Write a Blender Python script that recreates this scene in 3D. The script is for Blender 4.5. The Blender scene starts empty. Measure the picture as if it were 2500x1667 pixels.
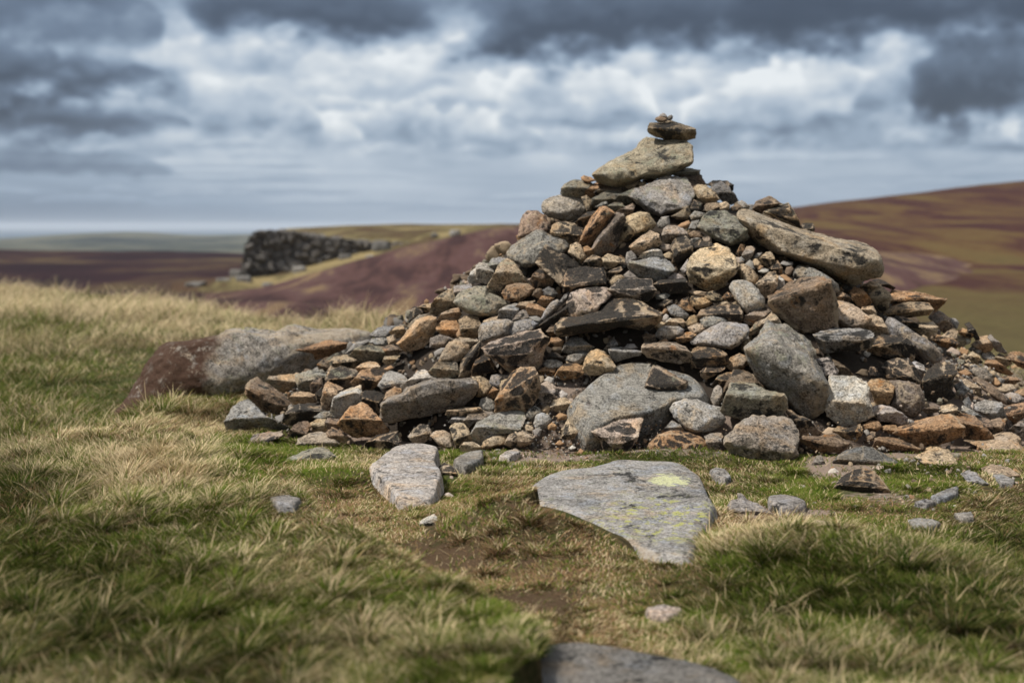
DATA = """
T 1500 250 1.2755
Rb;small oval brown pebble;78 33,80 29,85 27,95 27,101 29,101 36,96 38,83 38
Rg;tiny dark grey pebble;86 27,88 23,95 21,100 25,102 29,95 29
Rgd;tiny grey nub pebble;101 29,104 26,109 24,112 27,111 32,107 35,102 35
Btkd;flat dark capstone slab@flat dark capstone;65 54,68 40,72 39,85 39,105 35,125 41,147 47,155 51,156 60,154 69,148 71,138 74,132 74,95 70,80 67,68 60;67 49,80 51,110 55,134 59,145 55,155 51
T 0 0 1
Slt;big humped olive-tan boulder under the capstone@olive-tan summit boulder;1448 428,1453 414,1480 396,1520 380,1555 361,1560 348,1577 334,1610 340,1650 343,1678 346,1685 362,1691 382,1690 397,1683 408,1655 420,1635 430,1600 436,1560 441,1530 458,1510 464,1490 459,1456 446;1449 426,1500 442,1550 432,1600 425,1640 412,1688 395
T 1250 380 2.551
Bl;greenish angular stone;151 18,155 14,163 12,176 13,180 14,179 22,176 25,168 25,158 21;152 17,163 16,178 15
Bgl;triangular lichen-speckled grey stone@triangular lichen-speckled stone;113 39,118 32,140 23,147 20,165 21,171 27,174 37,170 47,164 53,150 54,142 58,130 53,119 45;113 39,124 45,136 52,143 55,153 51,165 50
Sld;dark mossy wedge stone;98 43,102 38,118 31,120 33,113 39,116 46,108 47,100 45
Rt;tan stone in shade;107 32,108 27,114 23,121 22,124 25,121 31,113 34
Rt;small tan stone in shade;120 30,122 25,127 25,129 28,124 31
Rbd;brown stone in shade;124 24,130 21,140 21,137 25,129 27
Sl;grey-green block-shaped stone@grey-green shoulder stone;47 32,51 27,59 23,72 24,77 27,73 31,70 38,62 40,52 39,47 37
Sol;small yellowish stone;66 21,69 19,76 21,80 24,73 26,67 24
So;flat orange stone@flat orange stone;69 33,75 28,83 26,92 29,98 33,90 35,80 39,74 41,69 39
Sld;long olive-dark stone;76 41,92 34,103 34,107 36,101 40,98 46,90 47,80 50,76 47
Rgt;grey-brown egg-shaped cobble@grey-brown egg cobble;28 48,30 43,40 39,55 38,66 42,72 50,70 56,60 62,52 63,45 61,35 59,29 54
Rt;tan stone;66 40,72 38,77 44,76 52,72 55,69 47
Rog;half-orange half-grey cobble@half-orange cobble;6 78,8 64,10 57,15 53,24 53,31 57,36 66,37 72,32 76,22 74,12 79
Stk;buff stone with dark stains@dark-stained buff stone;37 74,40 66,46 63,60 65,67 72,66 79,62 85,55 86,48 81,40 79
Skd;dark stone behind;60 64,72 54,80 53,77 60,69 69,62 67
Bok;upright orange split slab@upright orange slab;63 85,68 73,72 66,83 50,89 49,98 55,94 60,86 73,76 86,70 86;64 82,72 74,88 51,94 55
Bbg;leaning grey-brown slab with a groove@leaning grooved slab;76 89,80 80,98 55,107 57,109 62,104 73,97 92,90 93,85 96,79 93;78 88,90 72,104 58
Rt;round buff stone@round buff stone;103 78,105 70,110 59,120 54,130 55,137 66,134 71,125 75,112 82,104 82
St;tan tilted stone@tan tilted stone;112 87,120 80,132 72,140 75,143 83,140 87,130 90,122 96,115 92;113 88,126 86,141 78
Sbp;small purple-brown stone;100 54,108 49,115 46,118 48,116 54,110 58,104 57
Sld;dark lichened stone;91 48,98 45,105 45,108 49,100 54,94 54
Rg;small pale grey pebble;80 49,86 45,91 44,92 47,84 50
Sgt;grey stone with buff top@buff-topped grey stone;143 77,145 70,149 67,160 68,167 73,168 78,158 79,153 84,146 83;143 76,150 74,167 75
Bk;upright black-crusted stone@upright black-crusted stone;152 87,156 78,165 76,170 81,174 86,173 93,166 98,157 106,153 102,155 94;153 98,164 90,173 87
Bkv;black stone with white flecks;172 85,180 81,190 83,194 86,188 88,180 91,175 93
Stv;big pale bun-shaped boulder@pale bun-shaped boulder;168 106,170 98,175 93,185 88,196 85,205 88,213 98,217 105,213 113,205 119,204 124,195 130,184 128,172 121,168 113;168 108,186 118,212 108
Blg;green-grey angular block-like stone@green-grey angular stone;178 68,184 56,192 53,205 53,215 60,225 70,226 80,222 84,209 86,196 81,182 72;178 69,193 74,209 83,216 76,225 71
Rtv;peach potato-shaped cobble@peach potato-shaped cobble;173 32,178 28,186 29,195 36,199 42,193 45,184 46,177 43,174 38
Sgd;dark grey wedge stone@dark grey wedge;188 34,192 28,200 25,206 29,213 36,217 43,210 47,203 46,199 41,194 36
Skd;dark stone with flat top;186 28,192 24,206 24,212 28,211 34,204 33,194 31
Skd;small dark stone;172 27,178 25,187 27,186 29,174 30
Rkd;dark brown stone in a gap;170 51,174 42,182 46,181 53,172 54
Rbt;rounded brown stone;180 53,186 46,196 45,200 49,194 52,186 55
Rt;tan stone;197 46,205 44,209 48,207 52,200 53
Rb;small brown stone;209 49,216 46,220 49,217 53,210 53
Sg;pale grey chip stone;216 45,220 43,228 49,224 54,219 51
Rtd;dim buff stone;152 58,160 54,169 48,171 56,168 61,158 61
Rg;grey oval cobble;170 58,175 53,184 55,184 60,172 62
Rg;smooth grey pebble;139 65,143 59,150 58,151 66,145 70,140 69
So;bright orange sliver stone;157 68,162 65,169 62,171 65,167 70,160 70
Rg;slate-grey pebble;168 71,172 63,179 62,181 68,177 72
Rb;brown cobble;168 75,174 72,182 74,184 79,175 80,169 78
Spt;pinkish tan stone;182 78,188 75,191 78,191 84,184 83
Sw;whitish flat pebble;170 80,178 78,182 80,173 84
Rp;pale pinkish cobble;140 88,146 85,151 85,153 90,146 92
Sw;pale flat-bottomed stone@pale flat-bottomed stone;121 98,126 93,134 88,143 91,145 97,138 99,128 99
Rt;small tan stone;144 95,150 92,154 94,153 99,146 98
Sgl;olive-grey humped stone@olive-grey humped stone;111 107,113 101,128 99,138 96,146 98,152 103,156 109,150 114,143 119,132 121,122 118,115 112;112 102,128 106,140 110,156 110
Rg;smooth upright grey cobble;108 101,110 93,114 91,118 95,120 99,113 101,111 106
St;buff lumpy stone@buff lumpy stone;86 98,92 94,98 96,107 98,108 102,102 103,98 107,92 108,87 104
Bk;black stone in shade;66 106,71 99,78 95,85 98,87 104,83 108,75 109
Rt;pair-lobed tan stone@two-lobed tan stone;54 93,56 86,62 83,66 86,68 91,71 95,70 99,66 102,60 98
So;small orange-tan stone;68 88,72 86,77 90,79 95,73 97,69 92
Bk +5;leaning black-crusted plate stone@leaning black-crusted plate;23 102,28 92,33 85,42 91,55 98,63 103,67 107,58 109,51 111,49 117,47 126,38 116,29 108;24 104,38 116,47 126
Bk +4;black tablet-shaped stone with pale edges@black tablet stone;49 124,51 112,54 108,68 107,88 107,89 112,91 125,84 127,74 127,62 128,55 132,50 130;50 125,62 125,74 123,90 122
Rpk +5;pale pinkish speckled cobble@pink speckled cobble;52 141,56 131,66 128,80 126,90 126,95 133,90 140,84 143,81 150,68 156,60 157,55 153
Bkg +3;charcoal slab with a notched rim@notched charcoal slab;92 128,102 118,115 117,133 118,134 124,138 129,136 134,128 140,118 138,103 135,94 134;93 128,103 131,117 134,130 129,138 128
Bkk +2;soot-black brick-shaped stone@soot-black brick stone;134 123,143 119,166 118,168 124,168 133,160 132,145 132,138 127;135 123,150 122,168 120
Sbk;brown block in shade;17 120,20 114,27 108,34 113,40 119,38 124,30 126,22 128
Skb;dark red stone in shade;89 113,98 108,104 106,106 109,98 115,92 118
Rgb;grey-brown pebble;107 114,112 110,117 113,121 117,112 118,108 117
Rt;small tan stone;92 121,98 115,105 114,108 117,100 120,95 125
Rgp;lilac-grey cobble;149 116,155 112,162 114,167 118,158 119,150 119
Rg;grey stone peeping out;161 109,168 99,171 105,168 112,164 113
Rp;small pink pebble;213 97,220 98,222 102,216 104
T 0 0 1
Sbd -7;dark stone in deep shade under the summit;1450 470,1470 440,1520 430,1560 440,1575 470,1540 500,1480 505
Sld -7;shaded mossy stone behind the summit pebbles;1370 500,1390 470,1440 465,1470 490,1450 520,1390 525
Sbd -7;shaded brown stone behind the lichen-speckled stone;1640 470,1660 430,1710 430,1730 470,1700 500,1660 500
T 1050 740 2.551
Bkk +8;long black overhanging slab with tan lower lip@long black overhanging slab;121 28,122 20,127 13,136 13,145 15,157 11,162 5,171 -4,181 -6,190 -5,197 -2,204 -1,212 4,221 8,222 14,216 22,208 27,198 25,180 23,160 27,140 30,128 32,123 31;122 24,140 22,160 18,180 14,200 12,220 12
T 1600 700 2.551
Rgv +3;smooth pale grey cobble@smooth pale grey cobble;71 1,75 -5,84 -6,92 -3,98 3,104 11,105 19,96 23,88 26,82 20,76 12
T 1800 400 2.551
Stg +4;long ochre-topped slab across the right shoulder@long ochre-topped slab;1 51,4 44,12 43,24 48,40 54,60 62,73 66,90 70,105 73,114 73,124 76,132 82,136 88,138 97,137 108,128 111,120 113,114 116,110 118,100 113,80 105,55 93,44 88,38 87,30 83,15 74,8 63;2 52,20 64,38 79,45 86,60 88,80 92,100 97,115 101,130 90,137 92
Sb;brown rounded stone perched above@perched brown stone;15 43,18 36,25 34,30 31,36 34,43 38,36 41,27 45,24 47,18 46
Skl;dark mossy stone@dark mossy stone;25 47,32 41,44 39,49 38,53 44,58 52,61 62,57 61,48 57,40 54;26 46,42 45,50 43,60 54
Sk;small dark stone with pale cap;61 59,63 57,72 57,74 62,73 67,68 67,61 63
Rg;grey stone tucked under a slab@grey under-slab stone;54 107,55 101,59 97,68 98,80 104,90 110,96 115,97 121,93 124,88 116,78 114,66 113,58 112
Bo;small orange stone;-1 86,3 77,7 78,7 86,2 90
Sgb;upright purple-grey stone;4 88,9 79,14 79,17 82,14 89,9 94,5 92
Rg;small grey pebble;15 90,18 86,24 85,22 89,17 92
Bt;buff faceted stone@buff faceted stone;20 92,27 85,32 84,36 91,33 99,29 100,24 96
St;tan pebble;14 95,16 91,19 91,23 95,22 100,17 100
Rg;smooth grey pebble;6 97,12 92,15 94,17 101,12 102
Rg;grey flat pebble;-1 91,4 89,7 92,4 96,0 96
Sko;dark rusty stone;31 100,35 93,39 93,43 100,42 106,36 105
Rg;thin grey pebble;40 96,44 93,53 94,53 97,46 98
Rb;brown pebble;45 105,47 99,52 98,54 101,51 106,47 107
Rw;whitish pebble;20 103,25 100,30 101,30 104,23 105
Ro;tiny orange pebble;19 100,22 97,25 98,25 101,20 102
So;orange-brown sliver stone;40 107,44 105,50 109,54 112,52 115,44 111
Sw;whitish stone;37 120,38 110,40 107,45 111,46 117,40 121
Rw;tiny white pebble;53 115,55 110,58 112,59 115,55 117
Stk;dark striped stone with tan cap@dark striped stone;16 117,22 111,30 104,36 103,39 108,38 116,33 125,27 129,24 131,18 122
Rt;tan egg-shaped cobble@tan egg-shaped cobble;-2 99,6 96,12 99,20 108,19 114,13 118,6 113
So;two-lobed brown stone@two-lobed brown stone;108 124,112 118,120 121,126 127,129 132,124 137,116 137,111 131
St;tan cap-shaped stone;117 118,127 112,134 113,136 116,129 122,122 125
Stb;brown rounded stone@rounded brown stone;125 128,132 118,136 116,144 122,147 127,144 138,137 143,132 137
Sko;dark flat stone with orange tip;128 111,136 110,144 114,151 118,149 121,142 118,136 116
Bo +5;pointed orange-brown slab jutting outwards@pointed orange slab;143 132,146 126,149 121,160 122,175 123,190 127,199 129,198 133,189 141,182 138,165 134,150 137,144 139;144 131,160 128,182 128,199 130
Btb +4;buff flat slab@buff flat slab;137 147,142 139,155 134,165 132,183 133,187 140,183 145,170 146,155 147,143 150;138 145,152 139,170 140,187 139
Sko;small black and orange stone;93 125,98 122,105 125,110 130,104 133,96 130
St;tan stone;117 141,120 137,130 136,133 142,133 146,124 145,118 143
T 1600 700 2.551
Bb +6;big brown squared boulder with pale top@big brown squared boulder;108 18,108 10,128 -4,143 -8,160 -9,167 -6,170 3,173 12,174 28,174 39,165 44,150 44,138 40,128 35,114 25;108 14,124 12,138 8,152 1,160 -4,168 -3
T 1900 620 2.551
Spt;speckled buff rounded boulder@speckled buff boulder;54 61,56 45,62 45,72 49,83 57,89 61,87 66,80 71,70 72,58 69;55 60,70 69,84 67,89 61
St;tan faceted stone;83 69,87 59,91 58,99 62,104 70,106 77,98 78,90 76,86 73
Rg +5;long grey sausage-shaped stone@sausage-shaped grey stone;103 66,106 61,112 62,122 68,130 75,142 81,150 87,156 95,156 101,150 105,140 102,128 93,118 83,107 78
Sbk;dark brown flat stone;109 62,113 59,120 60,134 67,134 71,125 71
St;tan block-like stone@tan block-like stone;127 70,135 66,148 65,153 70,151 78,144 81,135 76
Sbg;brown-grey cornered stone@brown-grey cornered stone;144 61,149 55,155 55,163 61,167 68,165 74,160 77,154 72,148 66
Rg;grey stone end;163 61,170 62,173 66,171 72,167 70
St;buff stone;153 81,158 77,168 71,172 75,171 84,166 87,160 83
Bok;orange and black flat stone;147 82,153 79,168 81,173 85,170 91,162 90,155 88,150 85;148 82,160 83,172 86
So;orange flat stone;170 74,176 71,186 74,189 77,184 81,174 77
Bkk;jet black sliver stone;178 67,183 65,188 72,193 81,189 83,185 77
St;buff chip stone;170 85,172 78,178 78,181 84,177 90,172 89
Sw;pale chip stone;178 79,182 76,185 79,184 85,180 87
Sot;ochre boulder@ochre slope boulder;184 87,193 79,200 78,206 85,205 91,198 95,192 91
Sgb;grey-brown leaning stone;200 80,204 77,208 83,212 86,219 94,217 96,208 92
Rp;pinkish grey pebble;161 93,166 89,174 94,174 98,166 97
So;reddish orange stone;172 96,175 89,182 92,182 98
Rg;grey pebble;182 91,188 86,194 87,196 92,191 98,186 95
St;tan stone;180 98,186 93,192 97,196 103,193 107,186 104
Rgv;pale grey oblong stone@pale oblong stone;193 96,197 91,203 93,210 100,209 104,200 103,195 100
Rt;small tan pebble;173 98,178 95,184 99,178 102
Bo;flaky orange plate stone@flaky orange plate;196 105,202 100,210 103,217 108,225 114,222 117,210 113,200 108
St;tan stone;207 99,212 95,222 100,224 105,218 108,210 103
Sob;brown stone cut by the frame edge;216 98,222 94,231 94,240 97,240 112,229 107,224 103
Ro;small ochre stone;222 108,228 106,234 110,226 114
Rgb;grey-brown rounded cobble@grey-brown rounded cobble;182 113,187 109,198 109,205 116,205 123,197 125,190 119
Ro;orange-brown pebble;172 113,180 110,186 115,180 118,174 116
Rb;long brown finger stone@brown finger stone;185 120,190 117,200 122,210 129,217 136,219 144,212 142,203 136,195 129
Stb;brown wedge stone;172 120,180 120,190 125,195 129,193 137,187 134,180 129
Sob;flat rusty stone;209 119,215 117,228 118,232 121,226 125,216 124
Ro;tiny ochre stone;203 124,208 118,214 124,209 127
Rt;tan cobble;208 128,214 124,224 125,228 129,220 133,213 132
Rgp;pinkish grey cobble;217 135,222 132,230 134,237 139,231 144,222 142
Bwg;pale grey faceted stone@pale grey faceted stone;185 149,189 142,198 140,213 142,215 147,217 155,206 158,195 153;186 148,198 152,207 153,215 146
Ro;ochre stone at the frame edge;226 132,235 128,242 132,236 137,228 135
Rgd;dark grey pebble;176 141,182 136,185 143,187 149,181 148
Rgd;dark grey stone;168 126,175 122,184 130,178 135,172 135
Skk +3;jet-black craggy rock with ochre streak@jet-black craggy rock;136 126,140 115,150 106,160 104,169 107,172 113,168 119,166 130,170 135,165 139,155 143,140 145,138 135;137 122,150 118,168 116
Rkb +3;dark rounded stone with rusty face@dark rusty-faced stone;100 109,104 103,114 100,124 101,130 107,134 117,136 123,133 125,124 122,110 121,104 119,101 113
Sw;small grey-buff chip stone;127 105,131 102,139 107,141 113,138 118,134 114
Skk;black glossy boulder with ochre top@black glossy boulder;88 80,92 76,100 75,112 79,122 80,130 88,131 97,128 104,122 101,105 99,92 96,86 93
Bgk +6;flat grey slab with black crust@flat crusted grey slab;34 77,42 73,55 71,75 71,85 72,91 76,91 85,88 91,78 93,60 93,45 96,40 92;34 78,42 83,60 82,80 83,91 80
Rwp;pale lilac cobble@pale lilac cobble;36 101,48 99,54 105,58 112,55 117,48 116,44 119,40 114
Sb;brown plate in shade;52 101,58 103,68 111,73 117,66 118,57 115
Rkd;dark pebble in the hollow;74 114,80 110,85 111,86 117,80 117
Rkb;dark brown pebble in the hollow;86 113,88 108,92 108,95 112,96 118,88 118
T 1900 800 2.551
Swg +5;large pale blue-grey boulder@large blue-grey boulder;47 70,47 55,49 46,58 46,75 47,84 52,87 58,86 65,90 76,92 84,85 88,74 91,66 94,56 90,48 84,46 78
Sot;ochre tan stone@ochre tan stone;85 54,90 50,98 49,106 51,112 54,110 62,106 75,100 75,92 72,90 63
Rbg;brown-grey round boulder@brown-grey round boulder;106 51,115 50,125 51,134 56,139 63,140 72,136 83,128 85,122 83,112 77,107 75,109 63
Bgp;purple-grey slate plate stone@purple-grey slate;91 83,92 75,100 74,108 76,118 81,124 86,122 92,118 93,108 90,96 89
Sb;brown wedge stone on bare soil@brown ground wedge;19 107,25 103,40 104,54 101,62 106,68 110,65 117,58 120,48 118,36 118,24 111;20 106,40 108,58 115,67 111
Bko;black and ochre split stone@black and ochre stone;52 98,58 94,68 96,78 92,81 97,80 103,74 109,66 107,58 105
Rt;small tan stone;42 100,48 95,54 96,53 102,44 103
Ro;orange-brown cobble;80 93,88 89,96 89,100 95,94 99,84 98
So;orange chip stone;98 95,103 93,112 93,115 96,109 102,100 100
Sb;reddish brown stone;83 105,89 99,93 100,93 107,85 109
Rg;small grey stone;81 99,85 97,89 102,84 105
So +3;long orange-brown angular boulder@long orange-brown boulder;109 101,114 95,125 90,140 87,155 83,165 82,172 87,178 95,177 104,165 109,145 113,130 113,118 107;110 100,128 101,145 99,160 93,178 95
Sob;brown-buff boulder@brown-buff boulder;169 84,178 81,188 85,197 93,203 100,206 105,198 108,185 107,177 105,178 96,173 89
Sb;brown stone;190 87,196 85,203 89,206 98,206 105,200 99
Bob;flat orange-brown brick stone@flat orange brick;91 113,93 106,97 104,106 105,118 107,128 111,135 115,134 121,122 121,108 118,95 116;92 107,110 110,125 113,135 116
Sgd;dark grey humped rock in the soil@dark humped ground rock;53 129,60 120,72 114,82 113,90 115,102 120,112 126,126 134,115 138,100 141,85 140,70 137
St;buff triangular rock in turf@buff turf rock;130 123,140 118,152 115,162 117,168 123,176 135,172 143,160 144,150 138,140 131
Ska;black rock with orange veins@orange-veined black rock;54 152,60 143,72 136,82 135,92 138,100 147,108 157,105 165,95 165,85 163,70 163,60 166,55 163;55 150,72 146,90 148,105 154
Stb;brown outcrop rock@brown outcrop rock;179 108,190 105,205 103,220 100,230 104,232 112,240 124,246 134,228 136,215 129,200 119,190 113
Stb;low buff rock in turf;194 135,205 131,220 134,230 140,236 148,225 154,212 149,200 141
Fg;low grey flat stone;203 142,215 142,226 147,226 152,212 152
Sg;long grey rock in turf;175 140,182 136,190 139,196 147,203 153,210 160,200 160,190 153,182 148
Rt;small buff stone;139 116,145 112,155 113,158 117,150 118,141 118
Sgb;grey-brown upright stone;32 132,36 123,41 122,44 128,43 139,36 140
Bwv;small white broken stone;45 140,50 135,54 134,58 138,54 142,48 142
St;rough tan stone;154 84,156 75,165 73,172 76,176 82,168 86,158 88
Sob;orange-brown stone at the frame edge;215 77,225 73,240 71,242 90,228 93,222 88
Sb;brown stone in shade;201 89,212 86,218 89,215 98,205 102,202 96
Sbg;grey-brown stone at the frame edge;221 97,235 87,243 90,242 105,228 105
Rg;small grey pebble;175 79,180 76,188 80,195 85,188 87,181 84
Sb;flat brown stone;137 79,142 76,150 75,156 78,152 81,142 82
T 1600 700 2.551
Sgl +10;large tilted lichened boulder@large tilted boulder;84 60,90 54,99 48,103 40,106 36,109 33,115 36,125 36,134 42,142 48,147 53,152 60,156 74,162 86,166 94,165 110,159 119,151 125,145 126,138 122,128 113,118 103,105 93,95 81,88 71;85 60,100 53,115 54,128 62,140 72,152 80,164 93
Blk +8;black-topped lichen-green stone@black-topped lichen stone;63 119,66 110,70 97,73 92,82 90,92 92,105 98,122 102,125 107,126 116,122 123,110 124,96 126,85 127,72 124,65 122;66 104,78 103,92 106,105 108,110 104,124 104
Sgb +6;large grey-brown front boulder@large front boulder;66 151,67 143,82 129,95 124,110 124,124 123,130 126,134 133,137 145,136 161,128 173,120 178,113 181,99 178,84 168,71 160;67 148,90 144,106 150,120 158,132 158
Rwg +3;grey-white rounded cobble@grey-white cobble;14 117,18 111,28 107,40 108,50 112,62 115,65 120,67 127,62 134,52 139,38 139,28 135,18 125
Rok;orange stone with black blotches@black-blotched orange stone;-8 153,-2 146,3 141,15 138,30 139,45 144,50 150,47 159,30 164,10 164,-4 160
Skg;dark grey lump stone;-10 124,-9 116,-3 109,6 106,14 106,18 110,10 116,0 121,-3 126
Sg;grey stone in shade;9 135,16 128,24 132,28 138,18 140
Bk +4;black-faced tile stone on a slab@black-faced tile stone;-10 98,-7 86,-2 75,2 75,10 80,20 86,30 90,29 95,26 101,15 101,0 102;-10 94,5 97,20 96,29 92
Rg +3;grey spindle-shaped cobble@spindle-shaped cobble;34 53,40 46,50 40,63 34,75 34,88 36,91 42,87 50,80 56,72 60,58 58,45 57,36 56
Sko +3;round dark plate with rusty patch@round rusty plate;33 69,36 60,45 56,55 57,65 62,69 65,68 73,60 76,50 78,40 78,35 74
Bk;black plate with pale rim;43 81,50 75,60 73,67 73,66 79,56 85,48 89,44 86
Bbp +4;pinkish brown brick-like stone@pinkish brick-like stone;-13 57,-10 53,5 53,20 53,28 57,35 64,32 72,22 74,5 71,-8 68,-13 63;-13 58,5 57,20 58,33 62
Rg +3;small grey potato cobble@grey potato cobble;43 32,46 27,52 25,58 27,66 30,69 33,62 35,54 38,48 40,44 36
Bk +2;black-faced brick stone with tan edges@tan-edged black brick;39 28,44 22,55 19,65 17,80 18,83 24,83 33,75 35,69 34,60 28,50 26,43 30;42 27,58 26,70 25,83 26
Rt +2;pale tan cobble@pale tan cobble;47 10,50 5,55 4,62 8,65 12,60 16,53 15,48 12
Rtk;tan cobble with grey top;31 16,35 9,46 10,55 15,50 20,40 22,34 20
Rob;brown cobble;21 18,26 12,32 10,35 19,39 25,30 23,24 21
Rg;round dark grey cobble@round dark grey cobble;11 19,18 17,26 20,32 27,28 31,20 30,15 27,12 23
Rt;tan oval pebble;28 35,33 29,37 27,42 29,41 35,34 38,30 38
Rtp;pinkish tan pebble;31 39,40 35,46 36,49 40,42 45,36 46
Rwg;whitish flat cobble@whitish flat cobble;-1 48,3 40,10 38,22 38,27 41,26 46,18 50,8 52
So;orange wedge stone;17 51,25 45,34 43,39 46,32 52,24 54
St;tan lumpy stone;10 35,14 31,25 30,29 34,27 39,20 38,13 38
Bo;small orange chip stone;5 27,9 20,12 22,13 26
Rw;small white pebble;6 30,10 26,13 28,12 33,8 34
St;tan pebble;-1 38,5 33,10 35,9 38,2 42
St;flat tan pebble;56 19,62 14,69 14,71 17,62 19
Sko;small dark rusty stone;64 10,69 5,74 8,76 12,70 15,66 13
St;tiny tan chip stone;73 16,77 14,80 17,75 18
St;thin tan stone;32 6,40 4,49 5,47 9,38 9
Sg;thin grey stone;-1 8,10 6,14 8,11 12,1 12
Rkg;dark grey pebble;1 17,10 12,16 13,17 16,8 21,2 19
Sgo;grey stone with orange patch;84 33,86 28,95 23,107 21,111 23,100 32,94 37,88 36
Stl;mossy buff wedge stone@mossy buff wedge;89 43,95 36,108 25,113 23,117 30,121 37,109 36,104 39,100 47,97 51,92 50;90 42,104 34,116 31
Rt;tan stone;82 58,85 51,90 50,93 54,89 60,86 67,84 63
Rto;ochre cobble in a dark gap@ochre gap cobble;68 76,72 68,80 64,86 66,89 71,85 78,78 81,72 80
Sko;black stone with orange rim;54 94,60 85,68 82,75 81,71 91,66 95,60 96
Rgp;small upright grey stone;53 107,56 97,60 94,64 97,65 103,61 113,56 114
Sb;reddish slab@reddish slab;64 105,68 92,75 80,80 79,92 84,100 92,108 99,98 98,84 94,74 96,68 104
Sb;red-brown stone in shade;123 117,130 118,140 126,150 131,159 139,150 144,138 142,134 133,128 125
Sgb;grey slab with broken corner;47 143,54 140,63 140,65 144,60 148,67 154,69 159,58 161,51 155
T 850 560 2.551
Rg +3;smooth blue-grey boulder@smooth blue-grey boulder;152 22,157 15,168 8,180 1,187 2,190 6,200 6,209 10,211 18,207 23,196 28,186 31,175 36,168 36,158 31,153 26
Rbo;rusty brown cobble@rusty brown cobble;147 61,152 54,160 52,172 52,178 57,173 64,165 68,158 69,150 67
Stl +2;cone-shaped grey-tan stone@cone-shaped stone;132 56,137 48,141 39,148 30,153 28,160 33,166 43,170 48,171 53,158 54,150 57,147 64,138 64,133 61
Rl +3;pale green lichen boulder@pale green lichen boulder;101 70,106 61,115 56,124 55,132 55,134 61,145 64,152 68,155 72,147 76,145 81,138 84,125 83,113 80,106 75
Bw;pale block-like stone with tan edge@pale block-like stone;122 35,126 32,134 33,140 41,138 47,133 52,127 51,123 48
Sw;pale tan stone;114 48,118 40,123 36,125 51,120 52,116 53
Sgl;grey-green stone;133 33,138 28,144 27,153 28,150 34,143 39,140 41,136 37
Sg;dark grey stone;100 63,102 54,110 53,117 52,119 56,110 59,104 65
Stb;brown wedge stone with flat base@brown shoulder wedge;80 71,84 66,93 60,100 57,102 64,105 73,103 77,94 80,85 81,78 81
St;tan stone;65 75,72 72,81 71,81 76,76 80,72 79
Rkl;black lichen-dotted cobble;57 89,59 78,63 74,68 75,75 80,67 84,62 89
Rg;grey stone;56 94,60 88,68 82,76 81,76 84,66 88,61 96
Sto +4;tilted pinkish-tan boulder@tilted pinkish-tan boulder;46 109,54 101,65 86,75 83,80 82,84 84,84 94,80 104,72 113,62 116,55 117,50 112;48 110,62 96,76 86,84 86
Stb;brown stone with cleft;84 89,90 80,100 76,105 75,108 80,105 89,95 90,88 92
So;rust-brown stone@rust-brown stone;84 93,90 88,104 87,107 95,105 104,97 104,90 101,85 97
Stb;brown blocky cobble@brown blocky cobble;106 87,111 84,118 82,124 84,127 92,125 103,118 105,110 103,107 96
So;orange stone sliver;103 101,107 93,109 103,105 105
Rg +2;smooth grey flat cobble@smooth grey flat cobble;125 97,128 90,138 87,152 86,158 89,155 94,154 102,145 104,137 104,130 108,126 106
Rg;grey lens-shaped cobble@lens-shaped grey cobble;152 96,158 89,167 86,175 86,182 90,178 96,170 98,163 99,156 102
Sg;grey rhomboid stone@grey rhomboid stone;143 85,145 77,150 74,160 71,165 74,163 80,158 87,150 88,145 88
St;flat tan stone;126 93,130 87,140 83,145 83,145 87,134 89,128 92
Rgp;pinkish grey stone;157 87,163 79,167 77,174 79,175 85,168 88,162 88
Bo +2;bright orange block-like stone@bright orange stone;170 75,173 70,180 72,189 76,187 83,183 85,172 81;171 74,180 76,188 78
So;orange lump stone;181 70,185 64,191 63,197 66,194 72,187 74
Rgv +3;pale grey finger-shaped stone@pale grey finger stone;185 85,188 78,194 70,200 67,205 70,200 77,192 84,188 87
Bkk;black slate leaning in a gap@leaning black slate;181 93,190 85,200 78,209 73,210 81,202 87,198 94,190 98,184 97;182 92,195 84,209 75
Stb;long tan-brown stone;159 75,164 70,172 69,179 68,173 74,166 77
Rgd;dark grey stone in shade;186 58,192 55,197 57,201 62,194 65,188 63
Sb;brown stone in shade;176 63,180 57,185 57,188 62,182 66
Rg;grey stone in shade;201 71,207 62,213 58,209 68,204 73
Rg;grey stone;173 84,180 82,187 86,184 90,176 88
Rgb;grey-brown flat stone;79 104,88 101,97 103,101 105,96 113,86 114,78 113
Stg;grey-tan flat stone;106 103,114 104,125 106,123 111,115 111,108 107
Rtp +2;peach-coloured boulder@peach-coloured boulder;86 127,90 118,97 108,103 105,110 106,116 112,116 119,109 123,104 127,100 126,92 129
Bk;black split stone with orange seam@orange-seamed black stone;106 141,108 125,120 112,126 107,128 116,121 128,119 140,110 142;107 138,115 122,126 112
Bko;black wedge stone with rusty foot@rusty-footed black wedge;117 142,120 130,127 116,131 117,135 121,140 130,142 136,130 138,122 142
Slb;pointed grey-brown stone@pointed grey-brown stone;77 136,85 128,95 124,100 124,105 130,109 141,97 144,88 146,82 142
Sw;whitish lumpy stone@whitish lumpy stone;51 149,58 144,66 136,73 134,79 137,84 143,83 147,72 149,64 151,56 157,52 153
Sg;grey two-faced stone@grey two-faced stone;29 149,35 138,40 136,48 137,54 140,57 145,52 151,45 158,36 159,32 153
T 1050 740 2.551
Bkp +8;large flat-topped crusted stone@large flat-topped stone;50 43,58 36,70 33,88 28,105 25,109 30,113 33,114 38,110 45,106 58,103 64,96 63,78 67,70 61,62 54,54 50;51 44,56 50,70 51,85 49,95 48,101 42,109 32
Stp;peach stone;50 39,57 33,65 32,70 34,58 38
St;small tan stone;77 32,84 27,90 26,89 30,80 33
Ro;tiny orange pebble;86 27,88 24,91 25,92 28
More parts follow.
